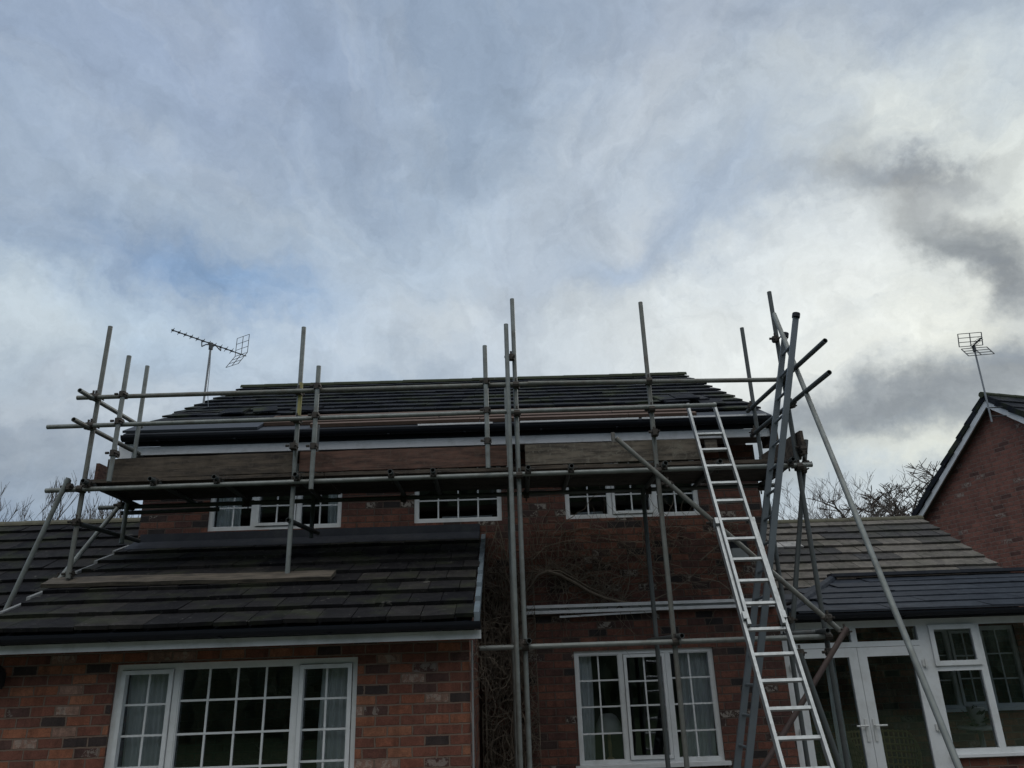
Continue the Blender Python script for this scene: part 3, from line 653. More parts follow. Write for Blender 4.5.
MB().box(3.45, CX1+.1, 9.485, 9.495, 2.535, 2.55).build('eave_trim', M['lead'], cv)
MB().box(3.3, CX1, 9.66, 11.69, .0, .04).build('floor', M['paving'], cv)
MB().box(3.30, CX1, 9.83, 11.69, 2.46, 2.48).build('ceiling', M['plaster'], cv)
# contents
pt = thing('potted_plant', (5.80, 10.4, 1.18), label='dark leafy plant in a white pot inside the conservatory window', cat='plant')
lathe(MB(), (5.80, 10.4, 1.185), [(0,0),(.07,0),(.10,.2),(.105,.22),(.09,.22),(.085,.19),(0,.19)], 20).build('pot', M['white'], pt, True)
mb = MB()
for k in range(60):
    a = rng.uniform(0, 6.28); e = rng.uniform(.1, 1.3); l = rng.uniform(.12, .28); d = Vector((math.cos(a)*math.cos(e), math.sin(a)*math.cos(e), math.sin(e)))
    p = Vector((5.80, 10.4, 1.15)) + Vector((rng.uniform(-.03,.03), rng.uniform(-.03,.03), rng.uniform(0, .12))); q_ = p+d*l; s_ = d.cross(Vector((0,0,1))).normalized()*.035
    mb.add([p, (p+q_)/2+s_, q_-Vector((0,0,.03)), (p+q_)/2-s_, (p+q_)/2+Vector((0,0,.01))], [(0,1,4),(1,2,4),(2,3,4),(3,0,4)])
mb.build('foliage', M['leafd'], pt)
tbl = thing('side_table', (5.80, 10.4, 0), label='small round white table carrying the potted plant in the conservatory', cat='table')
lathe(MB(), (5.80, 10.4, 1.145), [(0,0),(.24,0),(.25,.02),(.24,.035),(0,.035)], 24).build('table_top', M['white'], tbl, True)
lathe(MB(), (5.80, 10.4, .04), [(.16,0),(.05,.05),(.03,.1),(.03,1.10)], 16).build('pedestal', M['white'], tbl, True)
ch = thing('wicker_chair', (4.50, 10.25, .04), label='tan wicker tub chair behind the glass of the right-hand door', cat='chair')
mb = MB(); n = 26
for ring in range(9):
    z = .55+ring*.075; pts = []
    for i in range(n+1):
        t = math.pi*(-.15)+math.pi*1.3*i/n; rr_ = .34+.05*ring/8; pts.append(Vector((4.50+rr_*math.cos(t), 10.25+rr_*math.sin(t), min(z, .55+(.62 if abs(i-n/2) < 8 else .25+.37*(1-(abs(i-n/2)-8)/8))))))
    mb.path(pts, .012, 5)
for i in range(0, n+1, 1):
    t = math.pi*(-.15)+math.pi*1.3*i/n; top = .55+(.62 if abs(i-n/2) < 8 else .25+.37*(1-(abs(i-n/2)-8)/8)); mb.tube((4.50+.34*math.cos(t), 10.25+.34*math.sin(t), .4), (4.50+.39*math.cos(t), 10.25+.39*math.sin(t), top), .010, n=5)
mb.build('backrest', M['wicker'], ch)
lathe(MB(), (4.50, 10.25, .40), [(0,0),(.34,0),(.36,.04),(.33,.08),(0,.1)], 24).build('seat', M['wicker'], ch, True)
for dx in (-.22, .22):
    for dy in (-.22, .22): MB().tube((4.50+dx, 10.25+dy, .4), (4.50+dx*1.15, 10.25+dy*1.15, .04), .02, n=8).build('leg', M['wicker'], ch)
curtain(3.86, 3.98, .1, 2.14, 10.0, M['curtain_w'], 'pale blind folded behind the left-hand glazed door', 'blinds in the conservatory', 8, .04, .01)

# ------------------------------------------------------------------ neighbouring house (gable turned 17 degrees)
A = Vector(P(981, 392, 15)); ang = R(17); n_ = Vector((math.cos(ang), math.sin(ang), 0)); h_ = Vector((-math.sin(ang), math.cos(ang), 0)); SL = .825; Z_ = Vector((0, 0, 1))
nb = thing('neighbouring_house', (A.x+2, A.y, 0), label='red brick house gable with pale barge boards at the right edge', cat='house')
A = A - Z_*.06
def G_(hh, nn2, z): return Vector((A.x, A.y, 0)) + h_*hh + n_*nn2 + Z_*z
apz = A.z; wn, wf = -4.2, 2.55
gp = lambda hh, d=0: apz-SL*abs(hh)+d
pts = [(wn, 0), (wf-.1, 0), (wf-.1, gp(wf-.1, -.10)), (0, apz-.10), (wn, gp(wn, -.10))]
nP = len(pts); vs = [G_(a, .22, z) for a, z in pts]+[G_(a, 7, z) for a, z in pts]
MB().add(vs, [tuple(range(nP)), tuple(range(2*nP-1, nP-1, -1))]+[(i, nP+i, nP+(i+1)%nP, (i+1)%nP) for i in range(nP)]).build('wall', M['brick_far'], nb)
rmb = MB(); rr2 = random.Random(5)
for sgn, lim in ((-1, 4.5), (1, 2.75)):
    k = int(lim/.27); sl_ = Vector((0,0,0))+h_*sgn-Z_*SL; sl_.normalize(); nn3 = (h_*sgn*SL+Z_).normalized()
    for i in range(k):
        y = 0
        while y < 7.2:
            e = y+.33; d0, d1 = i*.35, i*.35+.41; lf = rr2.uniform(0, .008); rmb.col = rr2.random()
            jy = rr2.uniform(-.02, .02) if y == 0 else 0
            p = [G_(0, y+jy, apz)+sl_*d1+nn3*(.03+lf), G_(0, e-.005, apz)+sl_*d1+nn3*(.03+lf), G_(0, e-.005, apz)+sl_*d0+nn3*lf, G_(0, y+jy, apz)+sl_*d0+nn3*lf]
            tk = .11 if y == 0 else .03; rmb.hexa([v-nn3*tk for v in p]+p); y = e
rf = rmb.build('roof', M['tile_main'], nb)
for sgn, lim in ((-1, 4.5), (1, 2.80)):
    nn3 = (h_*sgn*SL+Z_).normalized(); f0 = lambda hh, dn, dz: G_(hh*sgn, dn, gp(hh, dz))
    for dn0, dn1, za, zb, mm_, nm in ((.03, .06, -.27, -.125, 'fascia', 'barge_board'), (.062, .22, -.20, -.16, 'soffit', 'verge_soffit')):
        MB().hexa([f0(0,dn0,za), f0(0,dn1,za), f0(lim,dn1,za), f0(lim,dn0,za), f0(0,dn0,zb), f0(0,dn1,zb), f0(lim,dn1,zb), f0(lim,dn0,zb)]).build(nm, M[mm_], nb)
mb = MB()
for i in range(16): mb.tube(G_(0, i*.45-.02, apz+.0), G_(0, i*.45+.425, apz-.0), .065, .06, n=8)
mb.build('ridge_tiles', M['moss'], rf)

# ------------------------------------------------------------------ antennas
def grid_reflector(c, ux, uy, w, h, rows, cols, m_, parent, r=.006):
    mb = MB(); c = Vector(c)
    for i in range(rows):
        o_ = c+uy*(h*i/(rows-1)); mb.tube(o_-ux*w/2, o_+ux*w/2, r, n=5)
    for j in range(cols):
        o_ = c+ux*(-w/2+w*j/(cols-1)); mb.tube(o_, o_+uy*h, r*1.3, n=5)
    return mb.build('reflector', m_, parent)
an = thing('tv_antenna', (-4.66, 11.3, 5.9), label='long television antenna with many short elements above the left end of the main roof', cat='antenna')
mt = P(211, 346, 11.3); MB().tube((mt.x-.02, 11.3, 5.75), mt, .017, n=10).build('mast', M['mast'], an)
b0, b1 = P(172, 330, 10.75), P(246, 356, 11.95); bd = (b1-b0); bl = bd.length; bd.normalize(); up = (Z_-bd*Z_.dot(bd)).normalized(); sdv = bd.cross(up)
bm_ = MB().tube(b0, b1, .010, n=8).build('boom', M['antenna'], an)
for i in range(11):
    c = b0+bd*(bl*(.01+.078*i)); s_ = .045 if i < 8 else .055; mb = MB()
    for a_ in (35, 145):
        d_ = sdv*math.cos(R(a_))+up*math.sin(R(a_)); mb.tube(c-d_*s_, c+d_*s_, .005, n=5)
    mb.tube(c-bd*.014, c+bd*.014, .017, n=8); mb.build('director', M['antenna'], bm_)
rc = b0+bd*(bl*.93)
grid_reflector(rc, sdv, (up+bd*.05).normalized(), .30, .33, 4, 3, M['antenna'], an, .0045)
grid_reflector(rc, sdv, (-up*.82-bd*.55).normalized(), .30, .30, 4, 3, M['antenna'], an, .0045)
mb = MB(); c0 = b0+bd*(bl*.38); c1 = b0+bd*(bl*.64); mb.path([c0, c0-up*.10+bd*.01, mt+Vector((-.08, 0, .03)), mt+Vector((.08, 0, .0)), c1-up*.06, c1], .009, 6); mb.tube(mt-Z_*.06, mt+Z_*.05, .035, n=8)
mb.build('bracket', M['antenna'], an)
mb = MB(); mb.path([mt, mt+Vector((.03,-.02,-.4)), Vector((mt.x+.05, 11.24, 6.25)), onroof(-4.3, 1.75, .06), onroof(-4.55, 1.1, .07), onroof(-3.7, 1.2, .07), onroof(-3.9, .9, .07)], .005, 5); mb.build('cable', M['antenna'], an)
an2 = thing('tv_antenna', P(992, 422, 14.35), label='grid television antenna on a tilted pole clamped to the neighbouring gable', cat='antenna')
m0, m1 = P(992, 422, 14.6), P(974, 348, 14.6); MB().tube(m0, m1, .017, n=10).build('mast', M['mast'], an2)
ux = (P(983, 345, 14.6)-P(959, 347, 14.6)).normalized(); uy = Z_
grid_reflector(P(971, 346, 14.6), ux, (Z_*.97+Vector((0,-.2,0))).normalized(), .50, .27, 4, 3, M['antenna'], an2, .008)
grid_reflector(P(974, 348, 14.6), ux, (-Z_*.85+Vector((.15,-.5,0))).normalized(), .54, .24, 4, 3, M['antenna'], an2, .008)
p0_, p1_ = P(972, 347, 14.6), P(981, 338, 13.9); bd2 = (p1_-p0_).normalized(); bo = MB().tube(p0_, p1_, .012, n=8).build('boom', M['antenna'], an2)
for i in range(7):
    c = p0_.lerp(p1_, (i+.5)/7); mb = MB()
    for a_ in (25, 155):
        d_ = ux*math.cos(R(a_))+Z_*math.sin(R(a_)); mb.tube(c-d_*.055, c+d_*.055, .005, n=5)
    mb.tube(c-bd2*.02, c+bd2*.02, .018, n=8); mb.build('director', M['antenna'], bo)
mb = MB(); mb.tube(m1-Z_*.08, m1+Z_*.04, .035, n=8); mb.build('clamp', M['antenna'], an2)
mb = MB(); mb.tube(m0+Vector((.02,0,.12)), m0+Vector((.45,.05,.14)), .012, n=6); mb.tube(m0+Vector((.02,0,.3)), m0+Vector((.45,.05,.32)), .012, n=6); mb.build('wall_bracket', M['antenna'], an2)

# ------------------------------------------------------------------ scaffolding
scf = thing('scaffolding', (-.6, 8.5, 0), label='galvanised tube scaffolding with rusty couplers round the front of the main house', cat='scaffolding')
TR = .0255
def pole(a, b, name='standard', m_='galv', r=TR):
    if m_ == 'galv' and rng.random() < .45: m_ = 'galv_b'
    return MB().tube(a, b, r, n=14, hollow=True).build(name, M[m_], scf)
def coupler(p, d1, d2=(0,0,1), off=(0,0,0)):
    p = Vector(p); d1 = Vector(d1).normalized(); d2 = Vector(d2).normalized(); mb = MB(); of = Vector(off)
    mb.tube(p-d2*.032, p+d2*.032, TR+.013, n=10); mb.tube(p+of-d1*.032, p+of+d1*.032, TR+.013, n=10)
    s_ = d1.cross(d2).normalized() if d1.cross(d2).length > .1 else Vector((1,0,0))
    mb.tube(p+d1*.035-s_*.06, p+d1*.035+s_*.07, .009, n=6); mb.tube(p-d1*.04+s_*.02, p-d1*.075+s_*.02, .014, n=6); mb.tube(p+of+d2*.04, p+of+d2*.075, .012, n=6)
    mb.build('coupler', M['coupler'], scf)
X_, Yv = Vector((1,0,0)), Vector((0,1,0))
st = [(-4.50, 8.10, 3.04, 5.88, 'galv'), (-2.26, 8.12, 2.98, 5.81, 'galv'), (.165, 8.10, 0, 6.09, 'galv'), (1.655, 8.10, 0, 6.0, 'galv'), (3.18, 8.10, 0, 6.09, 'galv_dark'),
      (-4.18, 8.0, 4.02, 5.46, 'galv'), (-2.04, 8.0, 3.87, 5.27, 'galv'), (-.165, 8.0, 4.04, 5.46, 'galv'), (.075, 8.02, 0, 5.73, 'galv'),
      (-4.44, 8.98, 3.53, 5.74, 'galv'), (-2.26, 9.0, 3.53, 4.90, 'galv_dark'), (.05, 9.0, 0, 5.31, 'galv'), (1.64, 9.0, 0, 3.99, 'galv_dark'), (3.12, 9.0, 0, 6.04, 'galv_dark'), (1.355, 9.0, 4.14, 4.69, 'galv')]
for x, y, z0, z1, m_ in st: pole((x, y, z0), (x+rng.uniform(-.012, .012), y, z1), 'standard', m_)
LZ = 3.965
pole((-4.70, 8.05, 4.995), (.4, 8.05, 5.005), 'guard_rail'); pole((.3, 8.045, 5.01), (3.10, 8.045, 4.965), 'guard_rail')
pole((-4.97, 8.05, 4.665), (-.5, 8.05, 4.68), 'guard_rail'); pole((-.55, 8.045, 4.68), (2.37, 8.045, 4.69), 'guard_rail')
pole((-4.86, 8.05, LZ-.01), (-.1, 8.05, LZ+.01), 'ledger'); pole((-.1, 8.05, LZ+.01), (3.32, 8.05, LZ+.015), 'ledger')
pole((-4.80, 9.05, 3.97), (-.4, 9.05, 3.98), 'ledger', 'galv_dark'); pole((-.4, 9.05, 3.98), (3.28, 9.05, 3.99), 'ledger', 'galv_dark')
pole((-4.55, 9.10, 3.91), (-3.4, 9.10, 3.92), 'ledger', 'galv_dark')
pole((-.29, 8.05, 2.225), (3.22, 8.05, 2.225), 'ledger')
pole((2.78, 8.16, 2.27), (3.20, 8.16, 2.27), 'ledger', 'galv_dark')
pole((-4.53, 7.78, 4.98), (-4.46, 9.1, 4.98), 'end_rail'); pole((-4.53, 7.76, 4.645), (-4.46, 9.14, 4.645), 'end_rail')
pole((3.20, 6.93, 4.95), (3.07, 9.12, 4.95), 'end_rail', 'galv_dark'); pole((3.20, 6.97, 4.63), (3.07, 9.1, 4.63), 'end_rail', 'galv_dark')
TRX = [-4.42, -3.72, -3.05, -2.20, -1.2, -.75, .26, .72, 1.72, 2.3, 3.08]
for x in TRX: pole((x, 7.93, LZ+.055), (x+rng.uniform(-.03, .03), 9.2, LZ+.045), 'transom', 'galv_dark')
pole((1.70, 7.92, 2.275), (1.58, 9.15, 2.275), 'transom', 'galv_dark'); pole((.20, 7.9, 2.275), (.12, 9.15, 2.275), 'transom', 'galv_dark'); pole((3.13, 7.9, 2.275), (3.08, 9.15, 2.275), 'transom', 'galv_dark')
pole(P(73, 522, 8.05), P(139, 541, 9.5), 'transom', 'galv_dark')
pole(P(288, 520, 8.06), P(318, 533, 9.2), 'transom', 'galv_dark')
pole(P(616, 438, 7.93), P(845, 635, 7.93), 'brace'); pole(P(847, 628, 7.87), P(763, 768, 7.87)+(P(763, 768, 7.87)-P(847, 628, 7.87))*.93, 'brace', 'rust')
a, b = P(800, 653, 7.86), P(841, 768, 7.86); pole(a, a+(b-a)*(a.z/(a.z-b.z)), 'brace', 'galv_dark')
pole(P(806, 440, 8.19), P(792, 633, 8.19), 'brace', 'galv_dark')
a = P(774, 314, 8.02); b = P(959, 768, 6.1); pole(a, a+(b-a)*(a.z/(a.z-b.z)), 'raker')
a = P(68.5, 478, 8.0); b = P(4.5, 613, 8.0); pole(a, a+(b-a)*(a.z/(a.z-b.z)), 'raker')
pole(P(121, 504, 9.1), P(57, 582, 8.2), 'brace')
for x, y in ((-4.50, 8.1), (-2.26, 8.12), (.165, 8.1), (1.655, 8.1), (3.18, 8.1)):
    for z in (5.0, 4.67, LZ): 
        if x > 3 and z == 4.67: continue
        coupler((x, y, z), X_, Z_, (0, -.05, 0))
for x, z in ((-4.18, 5.0), (-4.18, 4.69), (-2.04, 5.03), (-2.04, 4.69), (-2.04, 4.34), (-.165, 5.03), (-.165, 4.69), (-.165, 4.34), (-4.18, 4.33), (-2.26, 4.35), (1.655, 4.38)): coupler((x, 8.0, z), X_, Z_, (0, .045, 0))
for x in TRX: coupler((x, 8.05, LZ+.03), Yv, X_, (0, 0, .03))
for x in TRX[::2]: coupler((x, 9.05, LZ), Yv, X_, (0, 0, .03))
for x, z in ((.165, 2.225), (1.655, 2.225), (3.18, 2.225)): coupler((x, 8.1, z), X_, Z_, (0, -.05, 0))
coupler((.12, 8.05, 5.33), X_, Z_); coupler((.12, 8.05, 2.26), X_, Z_)
coupler((3.19, 8.0, 4.97), Yv, Z_); coupler((3.19, 8.0, 4.65), Yv, Z_); coupler((-4.53, 8.05, 5.0), Yv, Z_); coupler((-4.53, 8.05, 4.66), Yv, Z_)
coupler((3.08, 9.0, 4.97), Yv, Z_); coupler((3.08, 9.0, 4.65), Yv, Z_)
coupler((3.15, 8.05, 5.46), X_, Z_); coupler((3.22, 8.15, 4.1), X_, Z_); coupler((3.25, 8.05, 4.16), X_, Yv); coupler((3.3, 8.16, 4.02), X_, Z_)
for (px, py, Y_) in ((69, 487, 8.02), (70, 574, 8.15), (121, 505, 9.05), (828, 618, 7.93), (845, 632, 7.9), (829, 652, 8.05), (713, 523, 7.93), (668, 484, 7.95), (800, 653, 7.88), (791, 620, 8.2), (76, 522, 8.08), (803, 470, 8.15), (57, 580, 8.25)): coupler(P(px, py, Y_), X_, Z_)

MB().tube((-2.259, 8.12, 4.73), (-2.256, 8.12, 5.12), TR+.0015, n=14).build('paint_band', plain('faded yellow paint', (.30,.27,.10), .7, var=.3, vs=14, dirt=(.16,.15,.11), dscale=14), scf)
# boards
def board(a, b, w, h, m_, label, group, name='scaffold_board', up=(0,0,1), seed=0):
    a = Vector(a); b = Vector(b); d = (b-a).normalized(); r = random.Random(seed); mb = MB(); n = 8
    up = Vector(up); sd_ = d.cross(up).normalized(); up = sd_.cross(d)
    vs = []
    for i in range(n+1):
        c = a.lerp(b, i/n)+up*r.uniform(-.004, .004)+sd_*r.uniform(-.003, .003)
        for s1, s2 in ((-1,-1),(1,-1),(1,1),(-1,1)): vs.append(c+sd_*s1*w/2+up*s2*h/2)
    fs = [(3,2,1,0), tuple(n*4+i for i in range(4))]+[(k*4+i, k*4+(i+1)%4, (k+1)*4+(i+1)%4, (k+1)*4+i) for k in range(n) for i in range(4)]
    return mb.add(vs, fs).build(name, M[m_], None, label=label, cat='board', group=group)
GB = 'toe boards standing on edge along the scaffold platform'; DZ = LZ+.055+TR+.021
board((-4.30, 8.165, DZ+.13), (-2.27, 8.165, DZ+.145), .036, .225, 'board_brown', 'dark brown board on edge along the platform, leftmost of the long upright boards', GB, seed=1)
board((-2.22, 8.165, DZ+.145), (.04, 8.165, DZ+.145), .036, .225, 'board_red', 'reddish brown board on edge along the middle left of the platform', GB, seed=2)
board((.24, 8.165, DZ+.15), (2.17, 8.165, DZ+.155), .036, .23, 'board_grey', 'mottled grey brown board on edge between the centre poles and the bright ladder', GB, seed=3)
board((-4.46, 8.25, DZ+.12), (-4.44, 9.05, DZ+.12), .036, .22, 'board_red', 'short board on edge closing the left end of the platform', GB, seed=4)
board((3.25, 8.02, DZ+.16), (3.12, 9.05, DZ+.15), .036, .26, 'board_brown', 'dark board on edge closing the right end of the platform', GB, seed=5)
MB().box(2.24, 2.37, 8.20, 8.24, DZ+.13, DZ+.27).build('timber_block', M['board_grey'], None, label='small pale timber block standing on the platform behind the bright ladder', cat='block')
GD = 'deck boards of the scaffold platform seen from below'
ords = ['front', 'second from the front', 'third from the front', 'rear']
for j in range(4):
    for k, (xa, xb, nm) in enumerate(((-4.55, -1.95, 'left'), (-1.94, .70, 'middle'), (.71, 3.22, 'right'))):
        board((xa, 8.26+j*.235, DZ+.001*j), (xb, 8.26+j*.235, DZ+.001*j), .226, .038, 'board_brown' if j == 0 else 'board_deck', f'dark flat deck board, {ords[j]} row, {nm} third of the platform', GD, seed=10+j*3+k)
es = Vector((0, EYr-EY0, EZr-EZ0)).normalized(); en = Vector((0, -es.z, es.y))
def onext(x, y, h): return Vector((x, y, ez(y)))+en*h
board(onext(-4.72, 8.16, .07), onext(-1.77, 8.08, .072), .225, .04, 'board_pale', 'weathered plank lying across the lower tiled roof under the pole feet', None, 'roof_plank', en, 40)

# ------------------------------------------------------------------ ladders
lad = thing('extension_ladder', (2.3, 6.0, 0), label='bright aluminium two-section ladder leaning on the scaffold platform', cat='ladder')
T = P(701, 406, 8.38); Bp = P(809, 768, 6.50); dl = (T-Bp); dirn = dl.normalized(); Gd = Bp + dirn*(-Bp.z/dirn.z)
side = X_; ln_n = dirn.cross(side).normalized()
if ln_n.y < 0: ln_n = -ln_n
def at_z(z): return Gd+dirn*(z/dirn.z)
def stile_pair(z0, z1, w, off, sw, sd2):
    for s in (-1, 1):
        a = at_z(z0)+side*s*w/2+off; b = at_z(z1)+side*s*w/2+off
        st_ = MB().obox(a, b, sw, sd2, ln_n).build('stile', M['alu'], lad)
        c = MB(); c.obox(a-dirn*.02, a+dirn*.02, sw+.004, sd2+.004, ln_n); c.obox(b-dirn*.02, b+dirn*.02, sw+.004, sd2+.004, ln_n); c.build('end_cap', M['alu'], st_)
zt = T.z; z_split = P(766, 624, 7.25).z; off2 = ln_n*.035
stile_pair(z_split, zt, .305, Vector((0,0,0)), .026, .060)
stile_pair(.02, P(714, 522, 7.75).z, .372, off2, .027, .064)
Lt = (T-Gd).length; tt = Lt-.455; pit = .2375
while tt > .15:
    up_ = (Gd+dirn*tt).z > z_split+.02; w = .305 if up_ else .372; c = Gd+dirn*tt+(Vector((0,0,0)) if up_ else off2)
    MB().obox(c-side*(w/2-.012), c+side*(w/2-.012), .032, .026, dirn).build('rung', M['alu'], lad); tt -= pit
for z, w in ((P(714, 522, 7.75).z-.03, .372), (z_split+.06, .34)):
    for s in (-1, 1):
        if z > 3 and s > 0: continue
        c = at_z(z)+side*s*(w/2+.004)+off2*.5; MB().obox(c-dirn*.035, c+dirn*.035, .035, .10, ln_n).build('guide_bracket', M['alu'], lad)
ld2 = thing('access_ladder', (2.0, 7.8, 0), label='dull dark grey ladder seen edge-on, leaning right against the end rails', cat='ladder')
ya, yb = 7.58, 7.92
t0, t1 = P(796, 316, ya), P(748, 768, ya); dd = (t0-t1).normalized(); g0 = t1-dd*(t1.z/dd.z); Lh = (t0-g0).length
for y in (ya, yb):
    a = Vector((g0.x, y, 0)); b = a+(t0-g0)*(1.0 if y == ya else .985); b.y = y
    s_ = MB().obox(a, b, .030, .060, (1,0,0)).build('stile', M['alu_dark'], ld2)
    c = MB(); c.tube(b-dd*.02, b+dd*.03, .042, n=12); c.build('end_cap', M['gutter'], s_)
k = .25
while k < Lh-.1:
    c = Vector((g0.x, 0, 0))+Vector((dd.x, 0, dd.z))*k; MB().tube((c.x, ya, c.z), (c.x, yb, c.z), .014, n=8).build('rung', M['alu_dark'], ld2); k += .27

# ------------------------------------------------------------------ climbing plant on the wall
cl = thing('climbing_plant', (0, 9.6, 0), label='leafless climbing plant with tangled dry stems on the wall behind the centre poles', cat='plant')
def wander(p, d, n, st_, j, r, mb, grav=(0,0,0), ymin=9.52, ymax=9.68, nn=4, xmin=-9, xmax=3.2):
    pts = [Vector(p)]; d = Vector(d).normalized()
    for i in range(n):
        d = (d+Vector((rng.gauss(0, j), rng.gauss(0, j*.35), rng.gauss(0, j)))+Vector(grav)).normalized(); q_ = pts[-1]+d*st_
        q_.y = min(max(q_.y, ymin), ymax); q_.x = min(max(q_.x, xmin), xmax); pts.append(q_)
    mb.path(pts, r, nn, .35); return pts
tr = MB()
for k in range(14):
    x = rng.uniform(-.27, .15); wander((x, 9.6, 0), (0, 0, 1), 45, .085, .13, rng.uniform(.012, .022), tr, (0, 0, .06), 9.45, 9.66, 6, -.28, .2)
tr.build('trunk', M['stem'], cl)
tw = MB()
for k in range(620):
    x = rng.uniform(-.32, .22); z = rng.uniform(.6, 3.5); wander((x, rng.uniform(9.42, 9.65), z*.88), (rng.gauss(0, .5), 0, rng.choice((-1, 1, 1))), rng.randint(8, 18), .05, .33, rng.uniform(.003, .008), tw, (0, 0, 0), 9.38, 9.67, 3, -.32, .32)
for k in range(60):
    wander((-.32+rng.uniform(-.05, .08), rng.uniform(7.5, 9.5), rng.uniform(1.9, 2.5)), (rng.gauss(0, .5), rng.gauss(0, .6), rng.gauss(0, 1)), 9, .04, .4, .0035, tw, (0,0,-.05), 7.2, 9.6, 3)
tw.build('twigs', M['stem'], cl)
br = MB(); mp = P(537, 571, 9.62)
main = [P(545, 571, 9.62), P(560, 575, 9.61), P(575, 583, 9.6), P(590, 592, 9.6), P(605, 598, 9.61), P(622, 602, 9.61), P(640, 604, 9.62)]
br.path(main, .020, 6, .6); br.path([main[0]]+[p+Vector((0, .01, .05)) for p in main[1:5]], .012, 5, .5); br.path([P(531, 585, 9.62), P(538, 575, 9.6), P(548, 571, 9.6)], .016, 5)
b2 = MB(); b2.path([P(562, 549, 9.64), P(578, 553, 9.63), P(592, 558, 9.63), P(605, 563, 9.64), P(618, 569, 9.64)], .007, 4, .5)
for pts_ in ([(533, 560), (545, 548), (560, 541), (578, 540), (600, 546)], [(622, 602), (628, 590), (630, 575), (627, 560), (632, 545)], [(640, 604), (655, 598), (672, 592), (690, 580), (700, 566)], [(575, 583), (590, 577), (608, 574), (628, 578)], [(700, 560), (715, 548), (728, 543), (742, 538)]):
    bx_ = MB(); bx_.path([P(a_, b_+rng.uniform(-2, 2), 9.64) for a_, b_ in pts_], .009, 5, .4); bx_.build('branch', M['stem'], cl)
br.build('branch', M['stem'], cl); b2.build('branch', M['stem'], cl)
tw2 = MB()
for k in range(300):
    t = rng.random(); b0_ = main[int(t*5.99)]
    if rng.random() < .55: b0_ = Vector((rng.uniform(.25, 3.1), 9.65, rng.uniform(2.78, 3.65)))
    wander(b0_, (rng.gauss(0, 1), 0, rng.gauss(.5, .7)), rng.randint(6, 20), .05, .3, rng.uniform(.0025, .0065), tw2, (0, 0, 0), 9.62, 9.69, 3, .2, 3.2)
tw2.build('twigs', M['stem'], cl)

# ------------------------------------------------------------------ trees
def bare_tree(x, y, H, label, spread=.5, seed=0, trunk_r=.12, levels=5, first=.3, cat='tree', name='bare_tree', tilt=.0, upb=.12, minr=.006, nb0=7, twk=1.0):
    r = random.Random(seed); t = thing(name, (x, y, 0), label=label, cat=cat)
    tm = MB(); cm = MB()
    def grow(p, d, l, rad, lv):
        n = 4 if lv < 3 else 3; mb = tm if lv == 0 else cm; pts = [p]
        for i in range(n):
            d = (d+Vector((r.gauss(0, .13), r.gauss(0, .13), r.gauss(upb*.6, .08)))).normalized(); pts.append(pts[-1]+d*l/n)
        r1 = max(minr*.6, rad*.55)
        for i in range(n): mb.tube(pts[i], pts[i+1], rad+(r1-rad)*i/n, rad+(r1-rad)*(i+1)/n, (7 if lv == 0 else 4 if lv < 3 else 3), cap=False)
        if lv >= levels: return
        kids = nb0 if lv == 0 else r.randint(3, 4)+(1 if lv > 2 else 0)
        for k in range(kids):
            f = first+(1-first)*(k+r.random())/kids if lv == 0 else r.uniform(.3, 1)
            idx = min(n-1, int(f*n)); q_ = pts[idx].lerp(pts[idx+1], f*n-idx)
            a = r.uniform(0, 6.28); s = spread*r.uniform(.6, 1.3); e = Vector((math.cos(a), math.sin(a), 0))
            nd_ = (d*(1-s*.5)+e*s+Z_*upb).normalized(); grow(q_, nd_, l*r.uniform(.45, .68)*(1.15 if lv == 0 else 1), max(minr, rad*r.uniform(.4, .6)), lv+1)
    grow(Vector((x, y, 0)), Vector((tilt, 0, 1)), H*.62, trunk_r, 0)
    tm.build('trunk', M['bark'], t); cm.build('crown', M['bark'], t); return t
def gx(px, Y): return P(px, 560, Y).x
bare_tree(gx(40, 24), 24, 6.6, 'twiggy bare tree behind the far left roof ridge', .50, 3, .06, 5, .25, upb=.34, minr=.007)
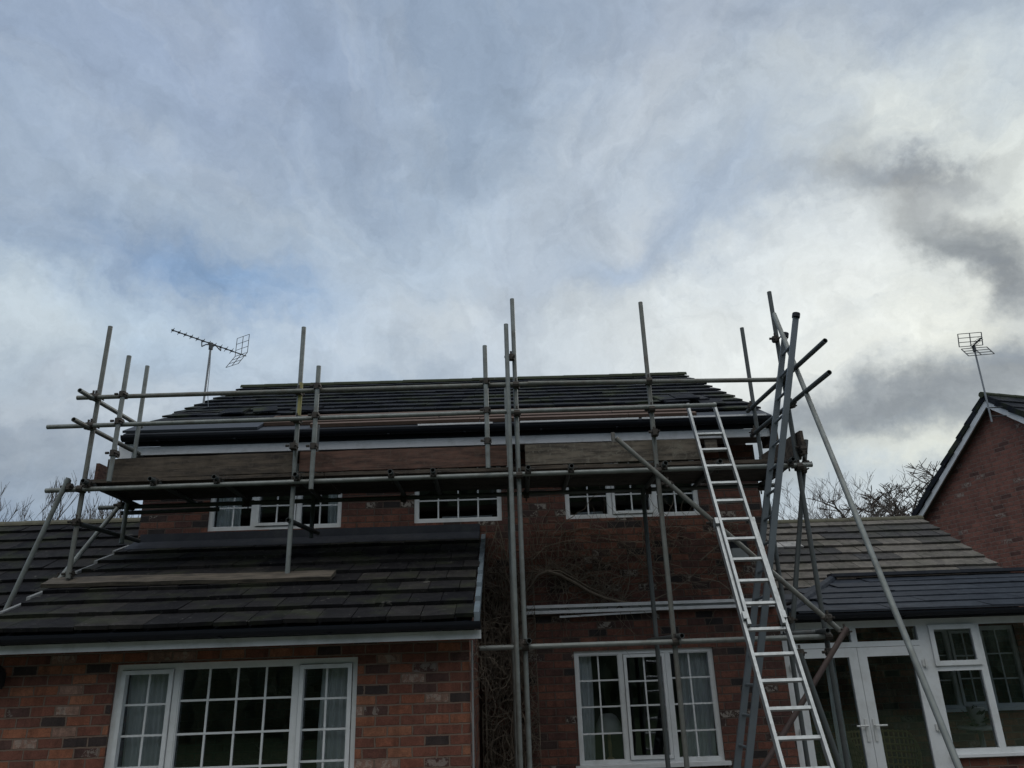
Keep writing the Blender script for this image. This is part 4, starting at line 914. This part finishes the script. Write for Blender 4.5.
bare_tree(gx(8, 26), 26, 6.7, 'slender bare tree at the left frame edge', .50, 4, .05, 5, .3, upb=.3, minr=.007)
bare_tree(gx(68, 27), 27, 6.6, 'low bare tree beside the raking tube at left', .55, 8, .05, 5, .3, upb=.22, minr=.007)
bare_tree(gx(134, 27), 27, 7.2, 'bare twigs showing between the left wing ridge and the house corner', .45, 12, .06, 4, .3, upb=.16, minr=.007)
bare_tree(gx(105, 60), 60, 13.3, 'small distant round-headed tree above the left roof ridge', .85, 14, .3, 5, .45, upb=.02, minr=.03)
bare_tree(gx(28, 62), 62, 13.5, 'distant dense round tree low over the left roof ridge', .85, 15, .3, 5, .45, upb=.02, minr=.03)
bare_tree(gx(800, 26), 26, 7.5, 'bare spreading tree behind the right-hand poles', .6, 22, .07, 5, .3, upb=.10, minr=.006)
bare_tree(gx(842, 29), 29, 7.4, 'bare tree behind the long raking tube', .6, 25, .07, 5, .3, upb=.10, minr=.006)
bare_tree(gx(889, 50), 50, 11.9, 'round-headed dense bare tree left of the neighbouring gable', .85, 33, .30, 5, .45, upb=.08, minr=.026, nb0=22)
bare_tree(gx(925, 56), 56, 11.6, 'distant bare tree partly hidden by the neighbouring gable', .9, 35, .28, 5, .5, upb=.05, minr=.02, nb0=12)
# hedge added behind the viewer, out of view, raised to darken the pane reflections
hb = MB(); rh = random.Random(2); nx_, nz_ = 150, 16
vs = []
for k in range(nz_+1):
    for i in range(nx_+1):
        x = -30+60*i/nx_; z = 12*k/nz_; vs.append((x, -15+rh.uniform(-.35, .35)-(.5 if k == nz_ else 0), z+rh.uniform(-.2, .5)*(1 if k else 0)))
base = len(vs); vs += [(-30, -17, 0), (30, -17, 0), (30, -17, 12), (-30, -17, 12)]
fs = [(k*(nx_+1)+i, k*(nx_+1)+i+1, (k+1)*(nx_+1)+i+1, (k+1)*(nx_+1)+i) for k in range(nz_) for i in range(nx_)]+[(base, base+1, base+2, base+3)]
hb.add(vs, fs); hb.build('unseen_hedge', M['leafd'], label='dark hedge facing the house', cat='unseen_hedge', kind='stuff')
